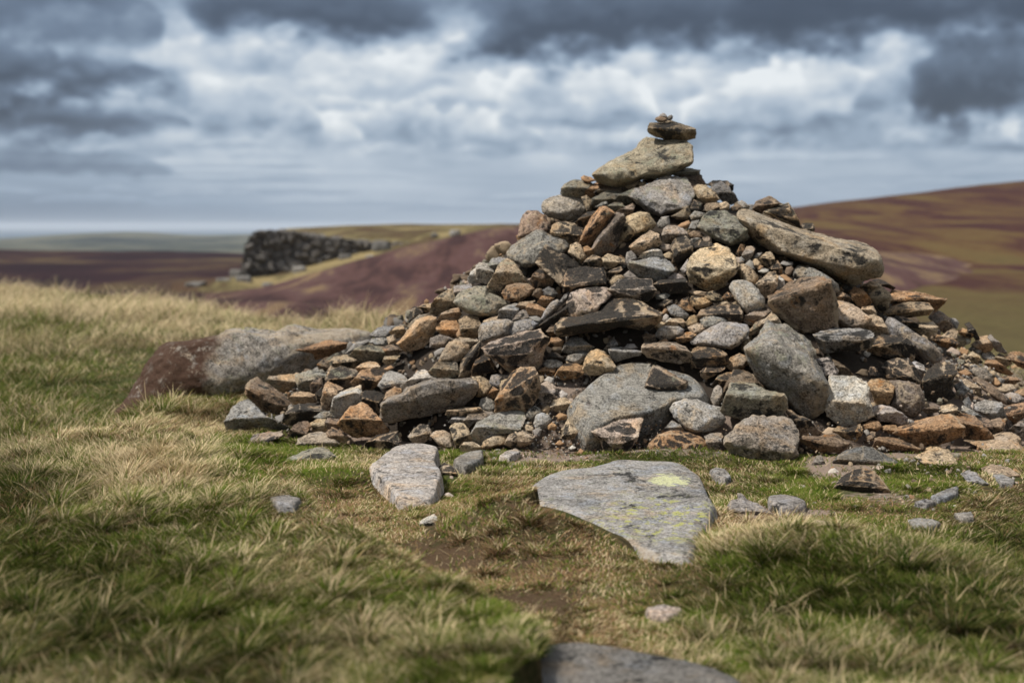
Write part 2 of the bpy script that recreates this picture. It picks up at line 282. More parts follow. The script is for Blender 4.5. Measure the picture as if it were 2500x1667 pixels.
Sgb +4;long beam-shaped grey stone@beam-shaped grey stone;-47 102,-46 95,-38 89,-27 86,-22 80,0 74,15 73,38 71,43 75,45 82,42 90,32 98,18 102,0 107,-20 111,-38 115,-45 112;-46 96,-36 91,-27 88,-20 83,0 77,30 74,44 77
Rt;tan rounded stone@tan end stone;40 71,48 70,55 73,59 80,57 87,50 90,44 89,45 80
Rg;grey rounded stone;57 76,59 69,66 68,76 69,75 74,68 77,66 83,60 81
Rt;small buff stone;65 81,68 73,73 72,76 75,71 81,67 83
Rg;tiny grey pebble;75 71,78 67,81 68,78 73
Bko +6;tall rust-topped stone@tall rust-topped stone;62 104,63 93,68 82,76 68,83 62,92 61,100 62,103 68,105 82,103 91,98 99,91 107,86 105,80 102,70 104,65 105;63 92,75 90,86 89,93 84,98 74,103 67
Sok;dark rusty stone;55 89,60 80,66 83,66 88,60 92
Rg;blue-grey cobble@blue-grey cobble;47 98,49 92,54 90,61 94,64 100,58 104,51 103
Bt;flat buff plank-like stone@flat buff plank stone;15 107,17 102,35 100,47 99,49 102,40 108,30 108,20 108;16 103,30 104,48 101
Sgb;grey-brown flat stone;31 113,37 107,45 103,58 103,61 106,53 109,46 111,41 114,38 119,33 116
Sg;grey slate stone;17 114,22 109,30 108,35 109,33 114,22 115
Sgl +2;grey lichen oblong stone@grey lichen oblong stone;39 125,45 114,55 109,68 104,82 102,88 104,91 110,87 120,80 123,70 125,60 127,52 131,48 138,42 133
Rt +2;tan oblong cobble;48 139,52 131,60 126,70 124,75 126,74 135,62 137,56 140
Stk +3;tan stone with grey face@grey-faced tan stone;71 135,74 128,80 121,88 122,98 125,100 128,96 135,85 137,78 138;72 132,84 126,99 129
Stk +2;upright stained stone@upright stained stone;19 119,24 115,32 115,36 120,41 131,34 133,29 138,25 140,23 131
Rtg;buff oval stone;0 127,6 122,14 122,20 126,23 134,24 140,15 139,8 135
St +3;small tan cornered stone;28 138,32 133,40 132,49 137,46 143,38 145,30 142
Spk;pale mottled stone@pale mottled stone;99 98,103 85,106 78,112 75,118 77,122 84,125 91,119 93,116 98,108 100
St;flat buff stone@flat buff oval stone;115 99,118 92,127 90,135 94,137 97,130 102,122 104,117 103
Bt;buff cube-shaped stone@buff cube-shaped stone;133 106,135 97,140 95,152 97,155 102,153 109,146 113,138 111;134 99,145 101,154 99
Rg;oval grey pebble;90 108,95 101,100 98,105 101,108 105,101 111,97 114,93 112
Rg +2;grey rounded pebble@grey rounded pebble;99 115,102 107,107 105,114 107,116 112,112 119,106 120,101 119
Bt;buff triangular stone@buff triangular stone;125 129,128 118,133 110,136 110,142 115,148 117,150 125,140 128,130 131;126 127,134 122,149 122
Bpk +4;crusted three-cornered stone@crusted three-cornered stone;154 123,160 118,170 113,180 107,195 106,200 106,203 113,201 122,197 131,192 138,183 142,176 141,170 144,166 139,164 132,157 126;155 123,165 127,172 131,178 136,186 130,199 128
Bw;tiny white chip stone;122 87,126 83,132 87,130 92,125 91
Bg;blue-grey wedge stone@blue-grey wedge;126 46,129 39,134 33,140 32,148 36,157 42,151 47,140 49,132 49
Rg;flat grey cobble;130 55,132 50,140 48,151 47,149 53,144 58,136 58
Stv +3;cream faceted stone@cream faceted stone;146 63,149 52,154 46,160 44,166 46,172 53,178 61,173 66,162 68,153 69,148 66;148 58,158 54,166 55,177 62
Bg;thin grey slate@thin grey slate;171 44,175 42,190 43,203 46,201 50,188 53,178 56,173 53;172 45,188 47,202 47
Sg;small grey spike stone;165 46,172 36,176 32,180 40,175 44,170 48
Rg;small grey stone;185 43,189 39,195 39,199 43,192 45
Rw;whitish flat pebble;109 58,112 54,120 53,126 56,127 61,118 63,111 62
So;orange stone;101 67,107 62,114 60,120 63,119 70,110 69,104 69
Sok;orange stone with black back@black-backed orange stone;119 71,122 64,130 58,138 57,146 60,147 67,140 72,128 73
Skk;black stone in shade;111 54,116 47,120 47,129 53,130 57,125 57
So;orange stone in shade;113 41,116 33,122 33,128 36,126 42,118 43
Skd;dark stone in shade;115 47,118 42,126 42,129 46,122 49
Rt;small tan pebble;102 76,104 69,108 69,110 74,106 78
Rw;small pale pebble;109 74,113 70,119 72,118 76,112 77
Sto;small orange-tan stone;106 102,112 98,117 100,113 105,107 105
Rt;small tan pebble;87 118,93 116,99 119,99 124,90 123
Rg;small grey pebble;98 122,103 119,107 121,105 127,100 127
Sw;tiny white stone;89 115,94 113,96 115,91 117
So;small orange flat stone;120 108,124 105,131 107,131 111,123 112
So;small orange stone;112 117,117 114,122 118,119 122,113 121
Sb;small red-brown stone;203 31,207 29,215 30,216 36,206 38
Ro;tiny orange pebble;219 36,226 34,228 37,221 39
St;tiny tan stone;216 21,219 18,225 21,223 25,218 26
Rw;tiny pale pebble;224 18,230 14,234 17,230 21
Sb;small brown stone;111 27,116 21,123 22,122 29,115 32
Ro;small orange pebble in turf;119 135,124 131,129 134,124 137
Rwv;small cream pebble in turf;132 139,136 136,140 138,136 141
So;small orange chip stone in turf;140 144,144 139,148 142,145 146
T 500 760 2.551
Sb +3;dark brown leaning stone@dark brown leaning stone;39 73,43 67,51 63,56 67,66 73,78 81,88 89,87 96,76 100,66 98,55 95,46 87,40 81;40 74,52 77,62 87,76 91,88 91
Sg;grey rock embedded in turf@grey embedded rock;19 105,26 94,34 87,41 84,48 89,53 97,58 101,66 103,82 111,76 116,66 115,55 114,45 112,38 114,28 115,20 113
Bbg;tilted flat stone sunk in grass@tilted sunken stone;34 136,38 127,47 118,60 116,72 115,77 119,67 123,61 130,50 137,40 141;35 134,50 129,66 121,76 118
Bkg;black stone with pale cracks@pale-cracked black stone;74 106,78 97,84 90,90 89,100 88,110 90,115 96,108 104,95 107,85 110;76 98,90 94,112 95
Sbl;brown stone at turf edge;77 123,82 113,90 106,98 105,103 109,99 114,96 119,88 121,84 125,78 127
St;tan stone;101 107,108 103,116 103,118 113,112 117,103 114
Sbp;small mauve-topped brown stone;115 106,118 102,128 103,131 109,126 114,119 113
Sb;brown wedge under a boulder;116 116,122 111,130 114,140 122,147 127,140 131,132 129,124 123,118 120
So +4;ochre rounded boulder@ochre rounded boulder;126 108,132 100,140 92,150 88,156 90,162 96,168 103,177 114,172 118,162 120,150 120,142 120,133 114
Swg +2;light grey squarish boulder@light grey squarish boulder;120 96,123 83,130 77,140 73,149 71,151 80,151 90,144 92,135 100,125 101
Bto;tan prism-shaped stone@tan prism stone;111 85,115 70,118 67,126 71,133 74,125 81,123 88,118 95,112 93
Skb;dark brown stone;149 89,150 78,155 76,165 77,173 79,171 91,166 97,160 94
Stg;tan boulder sunk in turf@sunken tan boulder;87 129,90 122,100 117,112 115,120 119,130 127,136 132,125 138,112 134,100 136,90 137
Slk +3;dark lichen-spotted rock@lichen-spotted dark rock;73 147,80 140,92 135,104 132,112 130,120 134,126 139,118 143,108 145,95 148,82 152
Bk;black-backed wedge stone@black-backed wedge;149 132,155 125,165 119,176 116,184 115,185 128,175 132,165 135,156 135
Stg;round buff stone@round turf-edge stone;195 120,200 113,206 108,214 109,217 118,212 124,206 128,199 125
Rto;small round tan stone;171 85,174 77,182 72,189 74,192 78,187 83,178 85
Sbg +2;slate-brown stone@slate-brown stone;70 57,74 47,80 43,95 39,104 38,108 46,107 55,95 58,80 61,72 61;71 58,82 55,106 54
Sko;dark stone with rusty rim;64 43,70 38,85 36,92 38,80 44,74 49,70 56,66 49
So;gold-edged split stone@gold-edged stone;86 37,108 31,116 28,126 28,136 30,135 36,125 40,115 44,107 46,104 40,95 39;90 37,115 36,135 31
Stb;buff-brown stone;119 48,124 43,135 42,147 44,151 48,145 55,135 55,125 53
Slb;white-lichened grey stone@white-lichened stone;138 43,145 35,158 32,170 34,176 36,175 43,171 49,158 49,150 48,145 46
St;small buff stone;170 48,172 43,178 43,187 42,181 49,174 52
Stv;pale buff stone;144 54,150 50,158 48,165 49,168 53,156 57,148 59
Skl;black speckled stone with rusty rim@rusty-rimmed black stone;115 65,120 56,130 53,140 55,147 57,147 62,141 71,134 74,126 71,119 68
Sok;ochre mottled stone@ochre mottled stone;138 69,146 62,150 57,160 54,168 56,172 61,167 69,160 75,150 74,142 72
Stb;small brown stone;117 57,122 50,130 50,133 53,122 57
Stl;mossy buff stone@mossy buff stone;58 67,62 62,75 61,86 60,89 66,85 75,80 79,72 76,64 72
Slg;grey-green stone;87 61,100 57,112 56,117 62,113 69,103 77,92 78,88 69
Sb;brown stone;100 71,106 64,112 63,113 72,107 79,102 77
Sto;flat ochre stone with white spot;79 83,88 77,98 77,107 80,107 87,95 89,86 89
Skd;black stone in shade;106 79,112 72,114 80,112 88,107 85
Rg;grey stone;104 101,112 96,122 95,126 102,118 104,107 104
Sg;grey stone;67 101,75 98,77 105,70 107
Sb;brown-buff stone;107 51,112 47,119 47,119 55,110 58
Rg;flat grey stone;134 41,142 31,155 27,161 28,151 34,142 39
Rg;flat grey cobble;157 30,160 26,172 25,179 27,175 33,165 33
Stp;small pinkish stone;174 25,182 22,184 30,176 32
Sto;small yellow-ochre stone;176 20,183 15,190 14,192 20,187 25,180 24
Rg;grey stone;157 23,165 16,175 14,183 14,179 21,175 26,165 26
Sbk;dark brown stone;169 34,178 32,184 34,191 38,183 41,176 43
Ro;tiny ochre stone;171 55,178 52,181 54,175 57
Rg;small grey stone;219 39,226 35,231 35,227 42,221 44
T 250 720 3.189
Xr;long whaleback boulder, rusty red end and grey lichened back@whaleback boulder;12 88,20 78,27 62,34 50,44 40,50 36,66 35,82 33,90 32,95 28,108 26,125 27,134 28,140 24,150 22,165 25,185 24,197 26,204 31,203 38,190 48,172 60,150 74,134 84,120 92,100 96,80 98,60 98,45 98,30 97,14 95
T 1250 1080 2.551
Fgm/14;broad flat rock with yellow lichen rosette@yellow-lichened flat rock;-3 52,15 37,25 31,45 27,70 24,85 20,97 16,115 17,135 18,155 18,168 20,180 26,190 33,192 42,195 55,202 66,196 75,193 88,190 100,187 115,180 126,160 125,140 124,125 120,112 112,95 100,70 84,40 72,10 62
T 850 1000 2.551
Fwg/12;pale flat slab in turf@pale turf slab;14 57,28 44,40 36,55 33,75 33,90 36,91 42,88 52,92 60,95 68,92 75,90 88,82 96,60 99,45 98,38 88,30 75,22 66
Fg/10;narrow grey plank of rock;99 53,110 46,122 42,131 41,131 48,120 57,112 61,106 60
Stk;tan stone with black hollow face;84 56,92 51,100 54,105 63,106 70,98 71,92 67,87 62
Bwv;small white rock@small white rock;69 110,69 107,74 104,82 100,88 106,87 112,86 120,76 121,70 117;69 109,78 108,87 106
Rwt;small cream pebble;91 81,96 79,102 83,99 86,93 85
Fw/5;low pale stone;143 48,152 42,162 39,166 43,155 48
T 0 0 1
Fgd/17;dark foreground slab;1185 1722,1205 1660,1233 1618,1280 1600,1340 1588,1440 1597,1560 1615,1700 1640,1800 1657,1860 1690,1800 1750,1500 1780,1300 1775
T 1700 1050 2.551
Sg;gnarled grey rock with hollows@gnarled grey rock;27 78,33 68,40 66,39 60,44 61,50 68,60 71,68 76,75 80,69 85,64 90,52 91,40 88,30 84
Fg/6;low rough grey slab;66 66,80 64,95 66,107 71,107 76,95 78,80 78,68 72
Ftp/4;low pinkish slab;92 85,105 88,118 89,128 92,125 98,112 98,100 93
Fg/4;low blue-grey slab;199 89,212 87,228 89,236 92,225 96,208 95
Fg/6;grey slab corner;11 41,18 38,28 40,35 48,28 52,18 48
T 0 0 1
Fg/4;flat pale grey stone in worn turf;2265 1219,2300 1203,2341 1194,2340 1212,2310 1226,2285 1229
Fg/3;thin grey stone in worn turf;2228 1233,2260 1225,2292 1232,2262 1242
Fg/4;half-buried grey stone on the path;656 1223,700 1216,738 1228,722 1242,680 1242
Fp/4;half-buried pinkish stone;1572 1494,1620 1486,1670 1495,1668 1512,1630 1520,1588 1512
Fg/4;small grey slab at turf edge;2326 1263,2372 1257,2378 1273,2345 1277
T 1050 740 2.551
Fg/28;broad smooth grey slab in the cairn front@broad smooth grey slab;131 91,145 80,160 69,178 58,190 54,205 54,216 56,236 63,254 68,264 75,270 87,266 92,250 94,236 94,225 101,212 106,200 108,190 110,175 114,162 122,150 122,146 117,140 112,133 104
"""
import bpy, bmesh, math, random
import numpy as np
from mathutils import Vector
rng = np.random.default_rng(7)
random.seed(7)
SC = bpy.context.scene
COL = SC.collection

# ------------------------------------------------------------------ camera
CAMH = 1.10
FPX = 3472.0                      # focal length in photograph pixels (50 mm on 36 mm, 2500 px wide)
HORIZON = 552.0
PITCH = math.atan((833.5 - HORIZON) / FPX)
CP, SP = math.cos(PITCH), math.sin(PITCH)

def ray(px, py):
    """unit ray(s) through a photograph pixel, world space"""
    px = np.asarray(px, float); py = np.asarray(py, float)
    a = (px - 1250.0) / FPX; b = -(py - 833.5) / FPX
    d = np.stack([a, CP + b * SP, -SP + b * CP], -1)
    return d / np.linalg.norm(d, axis=-1, keepdims=True)

def project(p):
    p = np.asarray(p, float)
    x = p[..., 0]; y = p[..., 1]; z = p[..., 2] - CAMH
    f = y * CP - z * SP; u = y * SP + z * CP
    f = np.maximum(f, 1e-3)
    return 1250 + FPX * x / f, 833.5 - FPX * u / f

CAM = np.array([0, 0, CAMH])

# ------------------------------------------------------------------ numpy noise
def _hash(ix, iy, iz, s):
    h = (ix * 374761393 + iy * 668265263 + iz * 2147483647 + s * 1274126177) & 0xFFFFFFFF
    h = ((h ^ (h >> 13)) * 1274126177) & 0xFFFFFFFF
    h = ((h ^ (h >> 16)) * 2246822519) & 0xFFFFFFFF
    return ((h ^ (h >> 15)) & 0xFFFF) / 32767.5 - 1.0

def noise3(p, s=0):
    p = np.asarray(p, float)
    i = np.floor(p).astype(np.int64); f = p - i
    f = f * f * f * (f * (f * 6 - 15) + 10)
    r = 0
    for dx in (0, 1):
        wx = f[..., 0] if dx else 1 - f[..., 0]
        for dy in (0, 1):
            wy = f[..., 1] if dy else 1 - f[..., 1]
            for dz in (0, 1):
                wz = f[..., 2] if dz else 1 - f[..., 2]
                r = r + wx * wy * wz * _hash(i[..., 0] + dx, i[..., 1] + dy, i[..., 2] + dz, s)
    return r

def fbm(p, o=4, s=0, g=0.5):
    p = np.asarray(p, float); a = 1; r = 0; t = 0
    for k in range(o):
        r = r + a * noise3(p * (2.03 ** k), s + 17 * k); t += a; a *= g
    return r / t

def noise2(x, y, sc, o=3, s=0):
    x = np.asarray(x, float); y = np.asarray(y, float)
    return fbm(np.stack([x * sc, y * sc, np.zeros_like(x) + 0.37], -1), o, s)

def sstep(a, b, x):
    t = np.clip((x - a) / (b - a), 0, 1)
    return t * t * (3 - 2 * t)

# ------------------------------------------------------------------ terrain
def flat(px, py, z=0.0):
    d = ray(px, py)
    t = (z - CAMH) / d[..., 2]
    return d[..., 0] * t, d[..., 1] * t

def poly_dist(x, y, pts):
    """signed distance to an open polyline, positive on the camera's side (left when walking it leftwards)"""
    best = np.full(np.shape(x), 1e9); sg = np.zeros(np.shape(x))
    for (x0, y0), (x1, y1) in zip(pts[:-1], pts[1:]):
        ex, ey = x1 - x0, y1 - y0; L = ex * ex + ey * ey
        t = np.clip(((x - x0) * ex + (y - y0) * ey) / L, 0, 1)
        d = np.hypot(x - x0 - t * ex, y - y0 - t * ey)
        c = ex * (y - y0) - ey * (x - x0)
        m = d < best
        best = np.where(m, d, best); sg = np.where(m, np.sign(c), sg)
    return best * sg

BANK = [flat(a, b, 0.07) for a, b in [(500, 1120), (560, 1165), (660, 1195), (760, 1235), (900, 1320), (1100, 1425), (1250, 1500), (1330, 1570), (1370, 1640), (1400, 1800)]]
BANK = [(float(a), float(b)) for a, b in BANK]
MOUND = [flat(a, b, 0.03) for a, b in [(-300, 1180), (0, 1130), (200, 1075), (330, 1005), (450, 960), (560, 905), (640, 860), (760, 800)]]
MOUND = [(float(a), float(b)) for a, b in MOUND]
EDGE_PX = np.array([-2500, -400, 0, 400, 700, 950, 1250, 1600, 2000, 2500, 2900, 5000], float)
EDGE_D = np.array([34, 33, 29.5, 23, 18.6, 15.6, 13.8, 13.0, 12.6, 11.2, 10.8, 10.5], float)
HUMPS = []
for (a, b, rx, ry, h) in [(1300, 1330, 0.33, 0.22, 0.21), (1090, 1260, 0.22, 0.16, 0.03), (1010, 1200, 0.30, 0.25, -0.01), (1960, 1400, 0.32, 0.26, 0.10), (1690, 1120, 0.5, 0.12, 0.03),
                          (2250, 1450, 0.5, 0.4, 0.07), (870, 1170, 0.25, 0.2, 0.05), (420, 1000, 0.5, 0.5, 0.03), (700, 980, 0.5, 0.5, 0.03),
                          (150, 760, 1.5, 1.8, 0.10), (560, 860, 0.5, 0.9, 0.05), (2300, 1130, 0.5, 0.3, 0.04), (1400, 1400, 0.3, 0.25, 0.03)]:
    x, y = flat(a, b); HUMPS.append((float(x), float(y), rx, ry, h))

def ground_z(x, y):
    x = np.asarray(x, float); y = np.asarray(y, float)
    s = -poly_dist(x, y, BANK)
    near = sstep(-0.05, 0.10, s) * np.exp(-np.maximum(s, 0) / 1.6)
    z = 0.15 * near * sstep(10.0, 7.5, y) * sstep(1.0, 2.0, y)
    m = -poly_dist(x, y, MOUND)
    z = z - 0.17 * (1 - sstep(-0.35, 0.12, m)) * sstep(0.2, -0.6, x) 
    for hx, hy, rx, ry, h in HUMPS:
        z = z + h * np.exp(-((x - hx) / rx) ** 2 - ((y - hy) / ry) ** 2)
    r = np.hypot(x, y)
    z = z + 0.035 * noise2(x, y, 1.3, 3, 3) + 0.016 * noise2(x, y, 5.0, 3, 5) + 0.10 * noise2(x, y, 0.25, 2, 9) * sstep(9, 20, r)
    az = 1250 + FPX * CP * x / np.maximum(y, 0.05)
    az = np.where(y > 0.05, az, np.where(x > 0, 5000, -2500))
    ed = np.interp(az, EDGE_PX, EDGE_D)
    over = np.maximum(r - ed, 0)
    z = z - 0.30 * over * sstep(0, 4, over) 
    return z

# heap of stones: elliptical cone with a concave skirt
HX, HY = 0.93, 8.35
PR = np.array([0, .10, .33, .45, .60, .75, .88, 1.0, 1.10, 1.3, 3.0])
PZ = np.array([1.36, 1.34, 1.10, .90, .63, .38, .21, .06, -.10, -.6, -2.5])
def heap_z(x, y):
    x = np.asarray(x, float); y = np.asarray(y, float)
    dx = x - HX; dy = y - HY
    rx = np.where(dx < 0, 2.45, 2.35); ry = np.where(dy < 0, 1.62, 2.0)
    a = np.hypot(dx / rx, dy / ry)
    a = a * (1 + 0.05 * np.sin(3 * np.arctan2(dy, dx) + 0.7))
    return np.interp(a, PR, PZ)

def surf_z(x, y):
    return np.maximum(heap_z(x, y), ground_z(x, y))

TS = np.concatenate([np.arange(3.0, 12.5, 0.02)])
def hit(px, py, what='both'):
    """distance along the ray to the first crossing with the heap/ground (closest approach when it misses)"""
    d = ray(px, py)
    P = CAM + d * TS[:, None]
    zz = ground_z(P[:, 0], P[:, 1]) if what == 'ground' else surf_z(P[:, 0], P[:, 1])
    g = zz - P[:, 2]
    k = np.argmax(g > 0)
    if g[k] > 0:
        return TS[k], 0.0
    if what == 'both':
        h = heap_z(P[:, 0], P[:, 1]) - P[:, 2]
        k = int(np.argmax(h)); return TS[k], -h[k]
    return TS[-1], 0.0

# ------------------------------------------------------------------ node helpers
class NT:
    def __init__(s, tree): s.t = tree; s.n = tree.nodes; s.l = tree.links
    def new(s, kind, **kw):
        n = s.n.new(kind)
        for k, v in kw.items():
            if k in ('inputs',):
                for a, b in v.items(): s.set(n, a, b)
            else: setattr(n, k, v)
        return n
    def set(s, n, a, b):
        i = n.inputs[a]
        if hasattr(b, 'is_linked') or isinstance(b, bpy.types.NodeSocket): s.l.new(b, i)
        else: i.default_value = b
    def noise(s, vec, scale, detail=4, rough=.55, dist=0.0, out='Fac'):
        n = s.new('ShaderNodeTexNoise')
        if vec is not None: s.l.new(vec, n.inputs['Vector'])
        n.inputs['Scale'].default_value = scale; n.inputs['Detail'].default_value = detail
        n.inputs['Roughness'].default_value = rough; n.inputs['Distortion'].default_value = dist
        return n.outputs[0 if out == 'Fac' else 1]
    def math(s, op, a, b=None, c=None, clamp=False):
        n = s.new('ShaderNodeMath', operation=op, use_clamp=clamp)
        for i, v in enumerate((a, b, c)):
            if v is not None: s.set(n, i, v)
        return n.outputs[0]
    def vmath(s, op, a, b=None):
        n = s.new('ShaderNodeVectorMath', operation=op)
        s.set(n, 0, a)
        if b is not None: s.set(n, 3 if op == 'SCALE' else 1, b)
        return n.outputs[0]
    def ramp(s, v, a, b):
        n = s.new('ShaderNodeMapRange', interpolation_type='SMOOTHSTEP')
        s.set(n, 0, v); s.set(n, 1, a); s.set(n, 2, b); n.inputs[3].default_value = 0; n.inputs[4].default_value = 1
        return n.outputs[0]
    def mix(s, f, a, b, mode='MIX'):
        n = s.new('ShaderNodeMix', data_type='RGBA', blend_type=mode)
        s.set(n, 0, f)
        for k, v in ((6, a), (7, b)):
            if isinstance(v, tuple): v = (v + (1,))[:4]
            s.set(n, k, v)
        return n.outputs[2]
    def attr(s, name, typ='GEOMETRY', out=2):
        n = s.new('ShaderNodeAttribute', attribute_type=typ, attribute_name=name)
        return n.outputs[out]

def material(name):
    m = bpy.data.materials.new(name); m.use_nodes = True
    nt = NT(m.node_tree); nt.n.clear()
    o = nt.new('ShaderNodeOutputMaterial'); b = nt.new('ShaderNodeBsdfPrincipled')
    nt.l.new(b.outputs[0], o.inputs[0])
    b.inputs['Specular IOR Level'].default_value = 0.25
    b.inputs['Roughness'].default_value = 0.9
    return m, nt, b, o

# ------------------------------------------------------------------ stone materials
def stone_material(name, flat_rock=False):
    m, nt, b, o = material(name)
    tc = nt.new('ShaderNodeTexCoord').outputs['Object']
    oi = nt.new('ShaderNodeObjectInfo')
    off = nt.vmath('SCALE', oi.outputs['Location'], 7.31)
    P = nt.vmath('ADD', tc, off)
    warp = nt.noise(P, 6, 3, out='Color')
    Pw = nt.vmath('ADD', P, nt.vmath('SCALE', nt.vmath('SUBTRACT', warp, (0.5, 0.5, 0.5)), 0.06))
    crust, lich, rust = (nt.attr(k, 'OBJECT') for k in ('crust', 'lichen', 'rust'))
    edge = nt.attr('edge')
    base = oi.outputs['Color']
    big = nt.noise(Pw, 5, 5, .6); mid = nt.noise(Pw, 22, 5, .62); fine = nt.noise(P, 95, 4, .7); grain = nt.noise(P, 330, 2, .6)
    ce = lambda v, k: nt.math('MULTIPLY', nt.math('SUBTRACT', v, .5), k)
    tone = nt.math('ADD', ce(big, 1.7), nt.math('ADD', ce(mid, 2.0), nt.math('ADD', ce(fine, 3.9), ce(grain, 2.0))))
    tone = nt.math('MINIMUM', nt.math('MAXIMUM', nt.math('ADD', tone, 1.0), 0.16), 2.4)
    c = nt.mix(1.0, base, nt.new('ShaderNodeCombineColor', inputs={0: tone, 1: tone, 2: tone}).outputs[0], 'MULTIPLY')
    # grey / warm mottling
    c = nt.mix(nt.math('MULTIPLY', nt.ramp(nt.noise(Pw, 11, 4, .6), .50, .66), .55), c, nt.mix(1.0, c, (0.80, 0.92, 1.12, 1), 'MULTIPLY'))
    c = nt.mix(nt.math('MULTIPLY', nt.ramp(nt.noise(Pw, 6.3, 5, .65, 0.4), .50, .66), .6), c, nt.mix(1.0, c, (1.24, 0.98, 0.68, 1), 'MULTIPLY'))
    # rust staining
    rn = nt.noise(Pw, 7.7, 6, .65, 0.6)
    rm = nt.ramp(rn, nt.math('SUBTRACT', .72, nt.math('MULTIPLY', rust, .36)), nt.math('SUBTRACT', .80, nt.math('MULTIPLY', rust, .30)))
    c = nt.mix(nt.math('MULTIPLY', rm, .8), c, nt.mix(fine, (0.20, 0.075, 0.02), (0.42, 0.21, 0.07)))
    # worn, paler arrises
    em = nt.math('MULTIPLY', nt.ramp(nt.math('ADD', edge, nt.math('MULTIPLY', nt.math('SUBTRACT', mid, .5), 1.1)), .48, 1.0), .7)
    c = nt.mix(em, c, nt.mix(0.7, c, (0.46, 0.37, 0.26)))
    # black crust
    cn = nt.noise(Pw, 9.0, 8, .68, 0.3)
    cv = nt.math('SUBTRACT', cn, nt.math('MULTIPLY', edge, .22))
    cm = nt.ramp(cv, nt.math('SUBTRACT', .70, nt.math('MULTIPLY', crust, .40)), nt.math('SUBTRACT', .755, nt.math('MULTIPLY', crust, .38)))
    speck = nt.ramp(nt.noise(P, 130, 3, .7), .42, .60)
    cm = nt.math('MULTIPLY', cm, nt.math('ADD', .84, nt.math('MULTIPLY', speck, .16)))
    c = nt.mix(cm, c, nt.mix(mid, (0.008, 0.0085, 0.0095), (0.034, 0.033, 0.032)))
    vs = nt.new('ShaderNodeTexVoronoi'); nt.l.new(Pw, vs.inputs['Vector']); vs.inputs['Scale'].default_value = 30; vs.inputs['Randomness'].default_value = 1
    sp = nt.math('MULTIPLY', nt.ramp(nt.math('ADD', vs.outputs[0], ce(fine, .9)), .30, .14), nt.ramp(nt.noise(P, 9, 3, .6), .44, .58))
    c = nt.mix(nt.math('MULTIPLY', sp, .72), c, (0.022, 0.021, 0.02))
    # lichen: crusty pale green-grey, mottled with dark
    ln = nt.noise(Pw, 13, 7, .7)
    lm = nt.ramp(ln, nt.math('SUBTRACT', .70, nt.math('MULTIPLY', lich, .30)), nt.math('SUBTRACT', .78, nt.math('MULTIPLY', lich, .28)))
    lm = nt.math('MULTIPLY', lm, nt.ramp(nt.noise(P, 75, 3, .75), .40, .56))
    c = nt.mix(nt.math('MULTIPLY', lm, .8), c, nt.mix(fine, (0.15, 0.155, 0.105), (0.38, 0.375, 0.29)))
    lm2 = nt.math('MULTIPLY', nt.ramp(nt.noise(Pw, 17, 6, .7), nt.math('SUBTRACT', .76, nt.math('MULTIPLY', lich, .24)), .80), lich)
    c = nt.mix(nt.math('MULTIPLY', lm2, .75), c, (0.035, 0.045, 0.03))
    # pits
    vo = nt.new('ShaderNodeTexVoronoi'); nt.l.new(Pw, vo.inputs['Vector']); vo.inputs['Scale'].default_value = 48
    pit = nt.math('MULTIPLY', nt.ramp(vo.outputs[0], .20, .05), nt.ramp(mid, .5, .62))
    c = nt.mix(nt.math('MULTIPLY', pit, .6), c, nt.mix(.75, c, (0.02, 0.018, 0.015)))
    if flat_rock:
        yl = nt.attr('yellow', 'OBJECT')
        v2 = nt.noise(Pw, 26, 6, .72)
        zl = nt.new('ShaderNodeVectorMath', operation='LENGTH'); nt.l.new(nt.vmath('SUBTRACT', tc, nt.attr('yellow_at', 'OBJECT', 1)), zl.inputs[0])
        zone = nt.ramp(nt.math('ADD', zl.outputs[1], ce(nt.noise(P, 3.1, 4, .6), .5)), .42, .12)
        ym = nt.math('MULTIPLY', nt.math('MULTIPLY', nt.ramp(v2, .535, .58), zone), yl)
        c = nt.mix(nt.math('MULTIPLY', ym, .9), c, nt.mix(fine, (0.30, 0.31, 0.06), (0.55, 0.56, 0.20)))
        # one big rosette at a fixed place on the rock (object space)
        rp = nt.attr('rosette', 'OBJECT', 1)
        dl = nt.new('ShaderNodeVectorMath', operation='LENGTH'); nt.l.new(nt.vmath('MULTIPLY', nt.vmath('SUBTRACT', tc, rp), (1, .75, 0.3)), dl.inputs[0])
        rr = nt.math('ADD', dl.outputs[1], nt.math('MULTIPLY', nt.math('SUBTRACT', nt.noise(P, 22, 7, .8), .5), .34))
        rmask = nt.math('MULTIPLY', nt.math('MULTIPLY', nt.ramp(rr, .078, .060), nt.ramp(nt.noise(P, 55, 5, .75), .36, .46)), yl)
        c = nt.mix(rmask, c, nt.mix(fine, (0.45, 0.47, 0.25), (0.66, 0.67, 0.42)))
    if flat_rock:
        stn = nt.ramp(nt.math('ADD', nt.attr('stain'), nt.math('ADD', ce(big, 1.6), ce(mid, 1.2))), .20, .80)
        c = nt.mix(nt.math('MULTIPLY', stn, nt.ramp(nt.noise(Pw, 16, 7, .75), .70, .52)), c, nt.mix(fine, (0.028, 0.016, 0.011), (0.115, 0.064, 0.043)))
    nt.set(b, 'Base Color', c)
    h = nt.math('ADD', nt.math('MULTIPLY', mid, .9), nt.math('ADD', nt.math('MULTIPLY', fine, .55), nt.math('MULTIPLY', grain, .25)))
    h = nt.math('SUBTRACT', h, nt.math('MULTIPLY', pit, .5))
    bp = nt.new('ShaderNodeBump'); bp.inputs['Strength'].default_value = .85; bp.inputs['Distance'].default_value = .02
    nt.l.new(h, bp.inputs['Height']); nt.l.new(bp.outputs[0], b.inputs['Normal'])
    return m

M_STONE = stone_material('weathered_gritstone')
M_ROCK = stone_material('lichened_bedrock', True)

